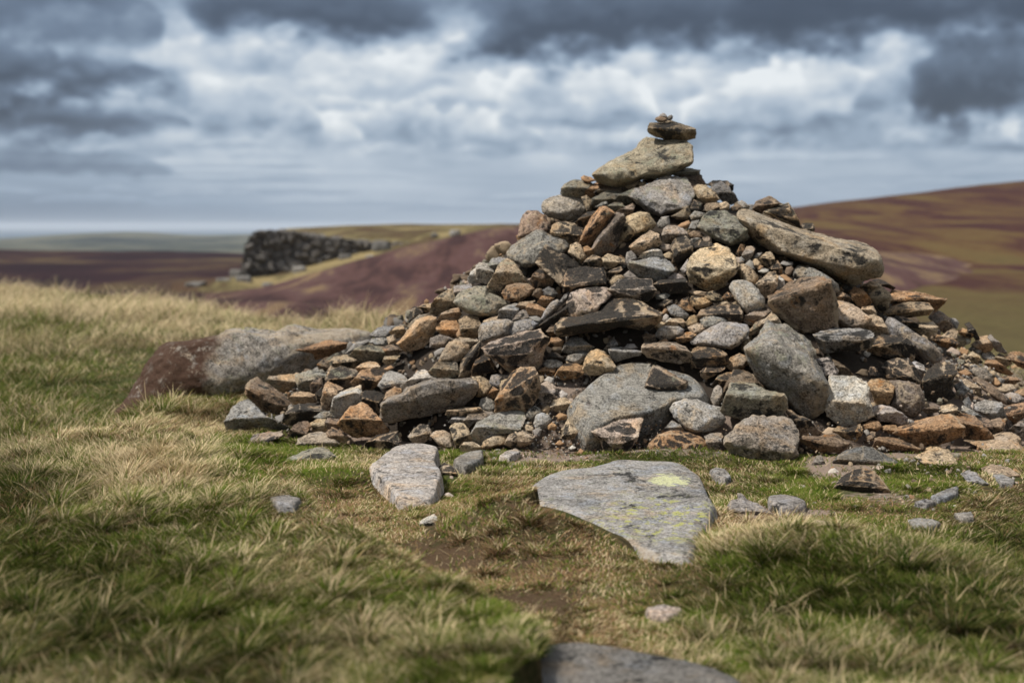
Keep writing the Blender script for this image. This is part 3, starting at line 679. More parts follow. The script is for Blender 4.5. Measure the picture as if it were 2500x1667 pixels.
# ------------------------------------------------------------------ stone builder
_ico = {}
def ico(sub):
    if sub not in _ico:
        bm = bmesh.new(); bmesh.ops.create_icosphere(bm, subdivisions=sub, radius=1)
        v = np.array([x.co[:] for x in bm.verts]); f = np.array([[q.index for q in x.verts] for x in bm.faces], np.int32)
        bm.free(); _ico[sub] = (v, f)
    return _ico[sub]

def hull_planes(pts):
    bm = bmesh.new()
    vs = [bm.verts.new(p) for p in pts]
    bmesh.ops.convex_hull(bm, input=vs)
    bm.normal_update()
    c = np.mean(pts, 0); N = []; H = []
    for f in bm.faces:
        n = np.array(f.normal[:])
        if np.linalg.norm(n) < .5: continue
        h = float(np.dot(n, np.array(f.verts[0].co[:]) - c))
        if h < 0: n, h = -n, -h
        for k in range(len(N)):
            if np.dot(N[k], n) > .985: break
        else:
            N.append(n); H.append(max(h, 1e-3))
    bm.free()
    return c, np.array(N), np.array(H)

def shape(pts, outline, p, sub, seed, rough=1.0):
    """rounded polytope through pts (u, v, w); its silhouette in u,v follows outline. Returns verts, faces, edge-wear"""
    pts = np.asarray(pts, float)
    sc = np.maximum(np.ptp(pts, 0), 1e-3)
    q = pts / sc
    c, N, H = hull_planes(q)
    d, F = ico(sub)
    a = np.maximum(d @ N.T, 0) / H
    r = 1 / np.maximum((a ** p).sum(1), 1e-12) ** (1 / p)
    rmax = 1 / np.maximum(a.max(1), 1e-9)
    edge = np.clip(((a / a.max(1, keepdims=True)) ** 38).sum(1) - 1, 0, 1.2) * .85
    V = d * r[:, None]
    size = float(np.mean(sc))
    V = (V + c) * sc
    # silhouette correction
    if outline is not None:
        o = np.asarray(outline, float); cc = o.mean(0)
        ang = np.linspace(-np.pi, np.pi, 181)
        def radial(poly):
            rr = np.zeros(181); e0 = poly; e1 = np.roll(poly, -1, 0)
            for k, t in enumerate(ang):
                dx, dy = math.cos(t), math.sin(t)
                ex = e1[:, 0] - e0[:, 0]; ey = e1[:, 1] - e0[:, 1]
                den = dx * ey - dy * ex; den = np.where(np.abs(den) < 1e-12, 1e-12, den)
                tt = (e0[:, 0] * ey - e0[:, 1] * ex) / den
                ss = (e0[:, 0] * dy - e0[:, 1] * dx) / den
                ok = (ss >= -1e-6) & (ss <= 1 + 1e-6) & (tt > 0)
                rr[k] = tt[ok].max() if ok.any() else 0
            return rr
        ro = radial(o - cc)
        uv = V[:, :2] - cc
        th = np.arctan2(uv[:, 1], uv[:, 0]); rad = np.hypot(uv[:, 0], uv[:, 1])
        bins = np.clip(((th + np.pi) / (2 * np.pi) * 72).astype(int), 0, 71)
        rs = np.zeros(72); np.maximum.at(rs, bins, rad)
        ca = (np.arange(72) + .5) / 72 * 2 * np.pi - np.pi
        rs = np.where(rs < 1e-6, np.interp(ca, ang, ro), rs)
        k = np.interp(th, np.concatenate([[ca[-1] - 2 * np.pi], ca, [ca[0] + 2 * np.pi]]),
                      np.concatenate([[rs[-1]], rs, [rs[0]]]))
        tgt = np.interp(th, ang, ro)
        ratio = np.clip(tgt / np.maximum(k, 1e-6), .6, 1.8)
        w = np.clip(rad / np.maximum(k, 1e-6), 0, 1)
        ratio = 1 + (ratio - 1) * w
        V[:, :2] = cc + uv * ratio[:, None]
    # roughness along the outward direction
    nrm = V - np.array([V[:, 0].mean(), V[:, 1].mean(), V[:, 2].mean()])
    nrm /= np.maximum(np.linalg.norm(nrm, axis=1, keepdims=True), 1e-9)
    s = min(size, .35)
    S = np.array([seed * 3.17, seed * 1.31, seed * 2.23])
    disp = fbm(V / s * 2.2 + S, 3, 1) * .040 + (1 - np.abs(fbm(V / s * 4.5 + S, 3, 2)) * 2.2) * .020 + fbm(V / s * 13 + S, 3, 3) * .022
    V = V + nrm * (disp * s * rough)[:, None]
    return V, F, edge

def mesh_object(name, V, F, mat, origin=None, smooth=True, attrs=None, sharp=0):
    V = np.asarray(V, np.float32); F = np.asarray(F, np.int32)
    if origin is None: origin = V.mean(0)
    me = bpy.data.meshes.new(name)
    me.vertices.add(len(V)); me.vertices.foreach_set('co', (V - np.asarray(origin, np.float32)).ravel())
    k = F.shape[1]
    me.loops.add(F.size); me.loops.foreach_set('vertex_index', F.ravel())
    me.polygons.add(len(F)); me.polygons.foreach_set('loop_start', np.arange(0, F.size, k, dtype=np.int32))
    me.update(calc_edges=True)
    if smooth: me.polygons.foreach_set('use_smooth', np.ones(len(F), bool))
    if sharp: me.set_sharp_from_angle(angle=math.radians(sharp))
    for an, (dom_type, data) in (attrs or {}).items():
        at = me.attributes.new(an, dom_type, 'POINT')
        if dom_type == 'FLOAT': at.data.foreach_set('value', np.asarray(data, np.float32).ravel())
        else: at.data.foreach_set('color', np.asarray(data, np.float32).ravel())
    me.materials.append(mat)
    ob = bpy.data.objects.new(name, me); COL.objects.link(ob); ob.location = [float(t) for t in origin]
    return ob

BASE = dict(g=(.265, .250, .232), w=(.43, .40, .36), t=(.385, .30, .205), o=(.33, .205, .115), b=(.205, .15, .105), k=(.35, .27, .19), l=(.24, .222, .172), p=(.39, .315, .265), r=(.27, .25, .22))
def parse():
    out = []; x0 = y0 = 0; s = 1
    for ln in DATA.strip().split('\n'):
        if ln.startswith('T '):
            _, a, b, c = ln.split(); x0, y0, s = float(a), float(b), float(c); continue
        f = ln.split(';')
        code = f[0].split(); push = float(code[1]) if len(code) > 1 else 0.0
        desc, _, short = f[1].partition('@')
        P = lambda t: np.array([[float(v) for v in q.split()] for q in t.split(',')]) * s + (x0, y0)
        out.append(dict(code=code[0], push=push, desc=desc, short=short, out=P(f[2]), ridge=P(f[3]) if len(f) > 3 else None))
    for o in out:
        x, y = o['out'].T
        o['area'] = .5 * abs(np.dot(x, np.roll(y, -1)) - np.dot(y, np.roll(x, -1)))
        o['c'] = o['out'].mean(0)
    return out

def looks(code, seed):
    r = random.Random(seed)
    head, _, thick = code.partition('/')
    L = head[1:]
    b = np.array(BASE[L[0]]); crust = .44; lich = .25; rust = .10
    if L[0] == 'k': crust = .76
    if L[0] == 'l': lich = .62
    if L[0] == 'o': rust = .34
    if L[0] == 'b': crust, rust = .45, .35
    if L[0] in 'gwp': rust, crust = .05, .32
    if L[0] == 'k': b = b * .8
    for q in L[1:]:
        if q == 'k': crust = max(crust, .60) if L[0] != 'k' else .90
        elif q == 'l': lich = max(lich, .62)
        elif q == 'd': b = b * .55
        elif q == 'v': b = b * 1.22
        elif q == 'a': rust = .55
        elif q == 'm': lich = .5
        elif q in BASE and q not in 'kl':
            b = b * .62 + np.array(BASE[q]) * .38
            if q == 'o': rust = max(rust, .4)
    b = b * (1 + .12 * (r.random() * 2 - 1)) * np.array([1 + .05 * (r.random() - .5), 1, 1 + .08 * (r.random() - .5)])
    return b, crust, lich, rust, float(thick or 0)

def build_stone(o, i):
    code = o['code']; kind = code[0]
    b, crust, lich, rust, thick = looks(code, i)
    px = o['out'].copy()
    c = px.mean(0)
    big = o['area'] > 9000
    if kind == 'F':
        # a slab lying in the ground (or leaning in the heap): outline carried onto its own plane
        lean = thick if thick > 20 else 0
        t, _ = hit(c[0], c[1], 'both' if lean else 'ground')
        org = CAM + ray(*c) * t
        if lean:
            a = math.radians(lean); n = np.array([0, -math.sin(a), math.cos(a)]); org = org + np.array([0, 0, .03]); th = .16
        else:
            a = math.radians(thick * .22); n = np.array([0, -math.sin(a), math.cos(a)]); th = .10 + .01 * thick
            org = org + np.array([0, 0, .004 + .0022 * thick])
        e1 = np.array([1., 0, 0]); e2 = np.cross(n, e1)
        d = ray(px[:, 0], px[:, 1]); tt = ((org - CAM) @ n) / (d @ n)
        W = CAM + d * tt[:, None] - org
        u = W @ e1; v = W @ e2
        o2 = np.stack([u, v], -1)
        cc = o2.mean(0)
        inner = cc + (o2 - cc) * .86
        pts = np.concatenate([np.c_[o2, np.full(len(o2), -.35 * th)], np.c_[inner, np.full(len(o2), .12 * th)], np.c_[cc + (o2 - cc) * .95, np.full(len(o2), -1.2 * th)]])
        V, F, edge = shape(pts, o2, 26, 6 if big else 5, i, .34)
        V = org + V[:, :1] * e1 + V[:, 1:2] * e2 + V[:, 2:] * n
        return V, F, edge, (b, crust, lich, rust)
    # ordinary stone: built in a frame at its own place, facing the way the photograph shows it
    onground = kind == 'X' or (c[1] > 1120) or o.get('ground')
    t, miss = hit(c[0], c[1])
    if kind == 'X': t = hit(430, 985, 'ground')[0] + .45
    w = np.ptp(px[:, 0]) / FPX * t; h = np.ptp(px[:, 1]) / FPX * t
    hd = .40 * math.sqrt(w * h)
    if kind == 'X': hd = .45 * h
    if kind == 'B': hd *= 1.05
    hd = min(hd, .30)
    t0 = t - .10 * hd - o['push'] * .010
    px = c + (px - c) * (1.035 if o['area'] < 5000 else 1.02)
    k = t0 / FPX
    uv = np.stack([(px[:, 0] - c[0]) * k, -(px[:, 1] - c[1]) * k], -1)
    cc = uv.mean(0); n = len(uv)
    r = random.Random(i * 13 + 5)
    if o['ridge'] is None and kind in 'SB' and o['area'] > 450:
        # a broken block: one top face, one front face, now and then a side face
        lo = uv[:, 1].min(); hh = np.ptp(uv[:, 1]); xl, xr = uv[:, 0].min(), uv[:, 0].max()
        f = r.uniform(.45, .68); sl = r.uniform(-.22, .22)
        xa = xl + (xr - xl) * r.uniform(.03, .16); xb = xr - (xr - xl) * r.uniform(.03, .34)
        ya = lo + hh * (f + sl * .5); yb = lo + hh * (f - sl * .5)
        rg = np.array([[xa, ya], [xa + (xb - xa) * r.uniform(.4, .7), (ya + yb) / 2 + hh * r.uniform(-.05, .05)], [xb, yb]])
    else:
        rg = None if o['ridge'] is None else np.stack([(o['ridge'][:, 0] - c[0]) * k, -(o['ridge'][:, 1] - c[1]) * k], -1)
    if rg is not None:
        # order the ridge along its main direction and measure the outline's side of it
        ax = rg[-1] - rg[0]; ax /= np.linalg.norm(ax); nx = np.array([-ax[1], ax[0]])
        if nx[1] < 0 or (abs(nx[1]) < .2 and nx[0] < 0): nx = -nx
        s_r = (rg - rg[0]) @ ax; h_r = (rg - rg[0]) @ nx
        od = np.argsort(s_r)
        s_o = (uv - rg[0]) @ ax; h_o = (uv - rg[0]) @ nx - np.interp(s_o, s_r[od], h_r[od])
        up = np.maximum(h_o, 0); dn = np.maximum(-h_o, 0)
        wv = np.where(h_o > 0, hd * (.8 - 1.75 * up / max(up.max(), 1e-6)), hd * (.8 - .75 * dn / max(dn.max(), 1e-6)))
        pts = [np.c_[uv, wv], np.c_[rg, np.full(len(rg), hd)], np.c_[cc + (uv - cc) * .7, np.full(n, -hd)]]
    else:
        # top leans away, front bulges
        top = (uv[:, 1] - uv[:, 1].min()) / max(np.ptp(uv[:, 1]), 1e-6)
        wv = hd * (.25 - .75 * top)
        a1 = .55 + .15 * r.random(); sh = np.array([.10 * w * (r.random() * 2 - 1), .02 * h + .12 * h * (r.random() * 2 - 1)])
        nf = n if kind == 'R' else max(3, n // 2 + 1)
        idx = np.arange(n) if kind == 'R' else np.sort(np.array(r.sample(range(n), min(nf, n))))
        jit = np.array([[r.random() - .5, r.random() - .5] for _ in idx]) * .12 * min(w, h)
        ff = cc + sh + (uv[idx] - cc) * a1 + jit
        fw = hd * (1.0 - .45 * top[idx] + .15 * np.array([r.random() - .5 for _ in idx]))
        pts = [np.c_[uv, wv], np.c_[ff, fw], np.c_[cc + (uv - cc) * .65, np.full(n, -hd)]]
    pw = dict(R=12, S=48, B=70, X=26)[kind]
    sub = 6 if (o['area'] > 5000 or kind == 'X') else (5 if o['area'] > 250 else 4)
    V, F, edge = shape(np.concatenate(pts), uv, pw, sub, i, 1.7 if kind == 'X' else 1.0 if kind != 'R' else .75)
    # carry to the world: every w is a distance towards the viewer's side of the stone
    d = ray(c[0] + V[:, 0] / k, c[1] - V[:, 1] / k)
    dc = ray(c[0], c[1])
    tt = (t0 - V[:, 2]) / (d @ dc)
    V = CAM + d * tt[:, None]
    return V, F, edge, (b, crust, lich, rust)

stones = parse()
order = sorted(range(len(stones)), key=lambda i: -stones[i]['area'])
N_THINGS = 305
single = set(order[:N_THINGS])

def inside(poly, u, v):
    r = np.zeros(u.shape, bool); n = len(poly)
    for i in range(n):
        x0, y0 = poly[i]; x1, y1 = poly[(i + 1) % n]
        c = ((y0 > v) != (y1 > v)) & (u < (x1 - x0) * (v - y0) / (y1 - y0 + 1e-9) + x0)
        r ^= c
    return r

SLABS = [s['c'] + (s['out'] - s['c']) * 1.02 for s in stones if s['code'][0] == 'F']

# ------------------------------------------------------------------ labels
marks = [s for s in stones if s['short']]
taken = set()
def kindword(desc):
    d = desc.split(' with ')[0].replace(',', '')
    for w in reversed(d.split()):
        if w in ('stone', 'boulder', 'slab', 'cobble', 'rock', 'pebble', 'slate', 'capstone'): return 'stone' if w in ('slate', 'capstone') else w
    return 'stone'
def nwords(t): return len(t.replace('-', ' ').split()) if False else len(t.split())
def make_label(o):
    me = o['c']; out = []
    L = sorted(((np.hypot(*(m['c'] - me)), m) for m in marks if m is not o), key=lambda q: q[0])[:9]
    for a in range(len(L)):
        da, A = L[a]
        for b in range(a + 1, len(L)):
            db, B = L[b]
            dab = np.hypot(*(A['c'] - B['c']))
            out.append(((da + db) / max(dab, 1) + (da + db) / 900, 'between the %s and the %s' % (A['short'], B['short'])))
        dy = me[1] - A['c'][1]; dx = abs(me[0] - A['c'][0])
        if dx < .7 * abs(dy):
            out.append((1.25 + da / 300, ('below the %s' if dy > 0 else 'above the %s') % A['short']))
        out.append((1.9 + da / 250, 'beside the %s' % A['short']))
    if o['short'] and o['desc'].startswith(('big', 'long', 'large', 'broad', 'dark foreground', 'triangular')): pass
    for _, rel in sorted(out, key=lambda q: q[0]):
        t = o['desc'] + ' ' + rel
        if 4 <= len(t.split()) <= 16 and t not in taken:
            taken.add(t); return t
    t = o['desc']; taken.add(t); return t
GROUND_LABELS = {'broad flat rock': 'broad flat grey rock with a yellow lichen rosette, sunk in turf before the cairn',
  'dark foreground': 'dark blue-grey slab at the near bottom edge, half sunk in grass',
  'long whaleback': 'long low boulder with rusty red end, grey lichened back and tall grass before it',
  'flat dark capstone': 'flat dark slab capping the summit boulder of the cairn, pebbles on it',
  'small oval brown': 'small oval brown pebble on top of the flat dark capstone',
  'big humped': 'big humped olive-tan boulder carrying the flat dark capstone',
  'tiny dark grey': 'tiny dark grey pebble topmost of all on the cairn',
  'tiny grey nub': 'tiny grey nub pebble beside the brown pebble on the capstone',
  'pale flat slab': 'pale whitish flat slab sunk in turf, a crack across its face',
  'small white rock': 'small white rock standing alone in the grass before the pale slab',
  'narrow grey plank': 'narrow grey plank of rock in turf beside the pale flat slab'}

group_of = lambda o: 'stones lying in the turf' if o['code'][0] == 'F' or o['c'][1] > 1150 else 'stones heaped on the cairn'
extraV, extraF, extraC, nv = [], [], [], 0
for i in order:
    o = stones[i]
    V, F, edge, (b, crust, lich, rust) = build_stone(o, i)
    if i not in single:
        bb = b * (1 - .35 * crust if crust > .6 else 1)
        extraV.append(V); extraF.append(F + nv); nv += len(V); extraC.append(np.c_[np.tile(bb, (len(V), 1)), np.ones(len(V))])
        continue
    kw = kindword(o['desc'])
    ob = mesh_object(kw, V, F, M_ROCK if o['code'][0] in 'FX' else M_STONE, sharp=0 if o['code'][0] in 'FXR' else 30, attrs={'edge': ('FLOAT', edge), **({'stain': ('FLOAT', 1 - sstep(470, 590, project(V)[0] + .35 * (project(V)[1] - 850)))} if o['code'][0] == 'X' else {})})
    ob.color = (*[float(t) for t in b], 1)
    ob['crust'] = float(crust); ob['lichen'] = float(lich); ob['rust'] = float(rust); ob['yellow'] = 0.0; ob['rosette'] = [9.0, 9.0, 9.0]; ob['yellow_at'] = [9.0, 9.0, 9.0]
    lab = next((v for k, v in GROUND_LABELS.items() if o['desc'].startswith(k)), None)
    if lab: taken.add(lab)
    ob['kind'] = 'thing'; ob['label'] = lab or make_label(o); ob['category'] = kw; ob['group'] = group_of(o)
    if o['desc'].startswith('broad flat rock'):
        ob['yellow'] = 1.0
        t = (ob.location.z + .03 - CAMH) / ray(1628, 1172)[2]
        P = CAM + ray(1628, 1172) * t
        j = np.argmin(np.hypot(*(np.array(project(V)) - np.array([[1632], [1172]]))) + (V[:, 2] < ob.location.z - .05) * 1e3)
        ob['rosette'] = [float(q) for q in (V[j] - np.array(ob.location))]
        j = np.argmin(np.hypot(*(np.array(project(V)) - np.array([[1640], [1265]]))) + (V[:, 2] < ob.location.z - .05) * 1e3)
        ob['yellow_at'] = [float(q) for q in (V[j] - np.array(ob.location))]
    if o['code'][0] == 'X': ob['yellow'] = .9; j = np.argmin(np.hypot(*(np.array(project(V)) - np.array([[585], [815]])))); ob['yellow_at'] = [float(q) for q in (V[j] - np.array(ob.location))]; ob['rust'] = .1; ob['crust'] = .15; ob['lichen'] = .5; WHALE = (ob, V)

# ------------------------------------------------------------------ loose rubble between the stones and over the back of the heap
def rubble_cloud():
    global nv
    protos = []
    for s in range(14):
        r = np.random.default_rng(100 + s)
        pts = r.normal(size=(11, 3)); pts /= np.linalg.norm(pts, axis=1, keepdims=True); pts *= [.5, .36, .28]
        V, F, e = shape(pts, None, 12, 3, s + 500, 1.0)
        protos.append((V - V.mean(0), F))
    def put(p, size, col):
        global nv
        V, F = protos[rng.integers(len(protos))]
        q = rng.normal(size=4); q /= np.linalg.norm(q); a, b_, c_, d_ = q
        R = np.array([[1 - 2 * (c_ * c_ + d_ * d_), 2 * (b_ * c_ - a * d_), 2 * (b_ * d_ + a * c_)], [2 * (b_ * c_ + a * d_), 1 - 2 * (b_ * b_ + d_ * d_), 2 * (c_ * d_ - a * b_)], [2 * (b_ * d_ - a * c_), 2 * (c_ * d_ + a * b_), 1 - 2 * (b_ * b_ + c_ * c_)]])
        W = (V * size) @ R.T + p
        extraV.append(W); extraF.append(F + nv); nv += len(W); extraC.append(np.c_[np.tile(col, (len(W), 1)), np.ones(len(W))])
    cols = [BASE[k] for k in 'ggggtttobbblwp']
    n = 0
    while n < 4200:
        x = HX + rng.uniform(-2.6, 2.5); y = HY + rng.uniform(-1.75, 2.1)
        hz = heap_z(x, y); gz = ground_z(x, y)
        if hz < gz + .05: continue
        front = y < HY + .1
        u, v = project(np.array([x, y, hz]))
        s = rng.uniform(.022, .062) if front else rng.uniform(.05, .20)
        if (not front) and rng.random() < .55: continue
        dark = (1290 < u < 1600 and 805 < v < 850) or (2040 < u < 2230 and 845 < v < 905)
        if dark: continue
        c = np.array(cols[rng.integers(len(cols))]) * rng.uniform(.55, 1.0)
        if front: s *= 1.0 if v < 1000 else .7
        put(np.array([x, y, max(hz, gz) - s * (.55 if front else .15) - (.05 if front else 0) - .08 * (abs(u - 1560) < 240 and v < 520)]), s, c); n += 1
    # grit and chips on the trodden soil in front of the heap and on the scree to the side
    for (a, b_, ra, rb, m, s0, s1) in [(1370, 1045, 190, 60, 420, .008, .026), (1300, 1115, 220, 26, 150, .010, .028), (1750, 1060, 500, 70, 220, .008, .022), (2120, 1120, 160, 60, 200, .006, .02),
                                   (2380, 900, 160, 110, 260, .02, .06), (1330, 930, 60, 50, 120, .008, .024), (2100, 1215, 260, 60, 90, .006, .018), (1480, 1085, 300, 30, 120, .008, .03), (1900, 1260, 260, 60, 60, .006, .014), (2250, 1135, 330, 70, 260, .012, .055), (1230, 1125, 260, 34, 170, .01, .035), (820, 1110, 200, 40, 60, .01, .04), (1500, 1100, 300, 30, 120, .01, .04), (2100, 1230, 300, 50, 90, .01, .035), (1800, 1230, 160, 60, 60, .008, .03)]:
        for _ in range(m):
            u = a + rng.normal() * ra * .5; v = b_ + rng.normal() * rb * .5
            t, miss = hit(u, v)
            if miss > .02: continue
            if any(inside(P_, np.array([u]), np.array([v]))[0] for P_ in SLABS): continue
            p = CAM + ray(u, v) * t
            s = s0 + (s1 - s0) * rng.random() ** 2.2
            put(p + [0, 0, s * .05], s, np.array(cols[rng.integers(len(cols))]) * rng.uniform(.75, 1.15))
rubble_cloud()
m, nt, b, o_ = material('rubble_grit')
tc = nt.new('ShaderNodeTexCoord').outputs['Object']
n1 = nt.noise(tc, 24, 4, .6); n2 = nt.noise(tc, 130, 4, .7)
tone = nt.math('ADD', .35, nt.math('ADD', nt.math('MULTIPLY', n1, .6), nt.math('MULTIPLY', n2, .7)))
c = nt.mix(1.0, nt.attr('Col', out=0), nt.new('ShaderNodeCombineColor', inputs={0: tone, 1: tone, 2: tone}).outputs[0], 'MULTIPLY')
c = nt.mix(nt.math('MULTIPLY', nt.ramp(nt.noise(tc, 17, 6, .7), .54, .62), .75), c, (0.03, 0.028, 0.026))
nt.set(b, 'Base Color', c)
bp = nt.new('ShaderNodeBump'); bp.inputs['Strength'].default_value = .7; bp.inputs['Distance'].default_value = .006
nt.l.new(n2, bp.inputs['Height']); nt.l.new(bp.outputs[0], b.inputs['Normal'])
M_RUB = m
ob = mesh_object('rubble', np.concatenate(extraV), np.concatenate(extraF), M_RUB, origin=(0, 0, 0), attrs={'Col': ('FLOAT_COLOR', np.concatenate(extraC))})
ob['kind'] = 'stuff'; ob['label'] = 'loose small stones and grit filling the gaps of the cairn'

# packed earth and dust under the stones
def grid(nx, ny, fx):
    u, v = np.meshgrid(np.linspace(0, 1, nx), np.linspace(0, 1, ny))
    V = fx(u.ravel(), v.ravel())
    i = np.arange(nx * ny).reshape(ny, nx)
    F = np.stack([i[:-1, :-1], i[:-1, 1:], i[1:, 1:], i[1:, :-1]], -1).reshape(-1, 4)
    return V, F
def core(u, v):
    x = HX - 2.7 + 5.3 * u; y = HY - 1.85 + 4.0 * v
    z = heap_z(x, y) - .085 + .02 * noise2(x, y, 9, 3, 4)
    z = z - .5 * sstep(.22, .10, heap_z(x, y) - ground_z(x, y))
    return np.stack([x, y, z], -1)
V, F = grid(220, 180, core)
m, nt, b, o_ = material('packed_dark_grit')
tc = nt.new('ShaderNodeTexCoord').outputs['Object']
n2 = nt.noise(tc, 60, 5, .7)
n3 = nt.noise(tc, 240, 3, .7)
GRAVEL = [(1370, 1040, 210, 70, 1.2), (1330, 930, 110, 60, 1.0), (1300, 1110, 200, 24, 1.0), (1520, 1085, 180, 25, .9), (1750, 1060, 300, 60, .9), (2050, 1135, 90, 45, 1.2), (2240, 1080, 220, 50, 1), (2350, 960, 250, 110, .9), (2180, 1215, 260, 34, .55), (1930, 1255, 150, 22, .8), (1650, 1330, 40, 90, .35)]
def blobs(u, v, lst):
    r = np.zeros_like(u)
    for a, b, ra, rb, w in lst:
        r = np.maximum(r, w * np.exp(-(((u - a) / ra) ** 2 + ((v - b) / rb) ** 2)))
    return r
gz_ = nt.ramp(nt.math('ADD', nt.attr('grit'), nt.math('SUBTRACT', n2, .5)), .35, .6)
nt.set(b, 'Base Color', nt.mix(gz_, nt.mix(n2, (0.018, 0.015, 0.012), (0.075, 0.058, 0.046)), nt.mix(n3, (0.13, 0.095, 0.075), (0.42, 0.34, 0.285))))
bp = nt.new('ShaderNodeBump'); bp.inputs['Distance'].default_value = .008; nt.l.new(n3, bp.inputs['Height']); nt.l.new(bp.outputs[0], b.inputs['Normal'])
ob = mesh_object('packed_soil', V, F, m, origin=(0, 0, 0), attrs={'grit': ('FLOAT', blobs(*project(V), GRAVEL))}); ob['kind'] = 'stuff'; ob['label'] = 'packed grit filling the inside of the heap'
# ------------------------------------------------------------------ ground sheet
th = np.radians(np.concatenate([np.linspace(-180, -34, 50)[:-1], np.linspace(-34, 34, 560), np.linspace(34, 180, 50)[1:]]))
rr = np.concatenate([np.linspace(.3, 2.4, 14)[:-1], np.geomspace(2.4, 14, 420)[:-1], np.geomspace(14, 120, 110)])
R, T = np.meshgrid(rr, th, indexing='ij')
X = (R * np.sin(T)).ravel(); Y = (R * np.cos(T)).ravel()
Z = ground_z(X, Y)
hz = heap_z(X, Y)
Z = np.where(hz > Z + .16, np.minimum(Z, hz - .12), Z)
gu, gv = project(np.stack([X, Y, Z], -1))
for s in stones:
    if s['code'][0] == 'F' and not s['code'].endswith('/28'):
        Z = Z - .06 * inside(s['c'] + (s['out'] - s['c']) * .86, gu, gv)
SOILZ = [(740, 1260, 130, 45, 1.0), (640, 1180, 90, 26, 1.1), (1050, 1370, 260, 70, .8), (1290, 1470, 220, 60, .8), (1330, 1390, 120, 45, .9), (1500, 1480, 200, 40, .5), (2150, 1250, 250, 40, .6), (1750, 1290, 120, 40, .7), (1100, 1330, 60, 60, .6), (1530, 1570, 200, 50, .5), (560, 1190, 120, 40, .6)]
GREENZ = [(660, 1110, 170, 55, 1.0), (1180, 1110, 130, 40, .9), (1420, 1095, 130, 25, 1.0), (1650, 1110, 250, 22, .8), (1990, 1190, 140, 45, 1.2), (2230, 1170, 130, 60, 1.0), (1960, 1090, 40, 40, 1.1), (1100, 1230, 130, 70, .9), (1080, 1160, 60, 40, .9), (560, 900, 90, 50, .8), (1000, 1450, 260, 90, .6), (1150, 1530, 160, 70, .8), (1900, 1420, 180, 80, .6), (2200, 1450, 300, 150, .7), (120, 900, 260, 100, .7), (250, 980, 200, 40, .6), (400, 1450, 400, 200, .35), (1700, 1520, 250, 80, .6)]
inner = (hz > Z + .05) & (gu > 760)
gcol = np.stack([blobs(gu, gv, GREENZ), np.where(inner, 1, blobs(gu, gv, GRAVEL)), blobs(gu, gv, SOILZ), np.ones_like(gu)], -1)
sB = -poly_dist(X, Y, BANK)
gcol[:, 2] = np.maximum(gcol[:, 2] * .95, .46 * (1 - sstep(-.10, .0, sB)) * sstep(1165, 1225, gv) * (1 - sstep(1430, 1560, gu + .5 * (1400 - gv))))
gcol[Y < 1] = (.4, 0, .3, 1)
nr, ntn = R.shape
ii = np.arange(nr * ntn).reshape(nr, ntn)
F = np.stack([ii[:-1, :-1], ii[:-1, 1:], ii[1:, 1:], ii[1:, :-1]], -1).reshape(-1, 4)[:, ::-1]
m, nt, b, o_ = material('moor_turf_ground')
tc = nt.new('ShaderNodeTexCoord').outputs['Object']
zc = nt.new('ShaderNodeSeparateColor'); nt.l.new(nt.attr('zone', out=0), zc.inputs[0])
n1 = nt.noise(tc, 3.5, 5, .6); n2 = nt.noise(tc, 26, 5, .65); n3 = nt.noise(tc, 140, 4, .7); n4 = nt.noise(tc, 420, 2, .6)
turf = nt.mix(nt.ramp(n2, .40, .62), (0.055, 0.045, 0.022), (0.15, 0.11, 0.055))
turf = nt.mix(nt.math('MULTIPLY', nt.ramp(nt.math('ADD', n1, nt.math('MULTIPLY', zc.outputs[0], .3)), .46, .70), .75), turf, nt.mix(n3, (0.025, 0.042, 0.010), (0.085, 0.115, 0.03)))
soil = nt.mix(n3, (0.035, 0.023, 0.015), (0.17, 0.115, 0.07))
c = nt.mix(nt.ramp(nt.math('ADD', zc.outputs[2], nt.math('MULTIPLY', nt.math('SUBTRACT', n2, .5), 1.1)), .30, .62), turf, soil)
grit = nt.mix(n4, nt.mix(n3, (0.15, 0.105, 0.08), (0.36, 0.28, 0.225)), nt.mix(n3, (0.27, 0.20, 0.16), (0.42, 0.35, 0.30)))
c = nt.mix(nt.ramp(nt.math('ADD', zc.outputs[1], nt.math('MULTIPLY', nt.math('SUBTRACT', n2, .5), .9)), .34, .60), c, grit)
nt.set(b, 'Base Color', c); b.inputs['Roughness'].default_value = 1; b.inputs['Specular IOR Level'].default_value = .1
bp = nt.new('ShaderNodeBump'); bp.inputs['Strength'].default_value = .9; bp.inputs['Distance'].default_value = .012
nt.l.new(nt.math('ADD', n3, nt.math('MULTIPLY', n4, .5)), bp.inputs['Height']); nt.l.new(bp.outputs[0], b.inputs['Normal'])
ob = mesh_object('ground', np.stack([X, Y, Z], -1), F, m, origin=(0, 0, 0), attrs={'zone': ('FLOAT_COLOR', gcol)})
ob['kind'] = 'structure'

# ------------------------------------------------------------------ grass
KEEP_OUT = []
for s in stones:
    if s['code'][0] == 'F' and not s['code'].endswith('/28'):
        KEEP_OUT.append(s['c'] + (s['out'] - s['c']) * .89)
    elif s['c'][1] > 1150:
        KEEP_OUT.append(s['c'] + (s['out'] - s['c']) * .95)

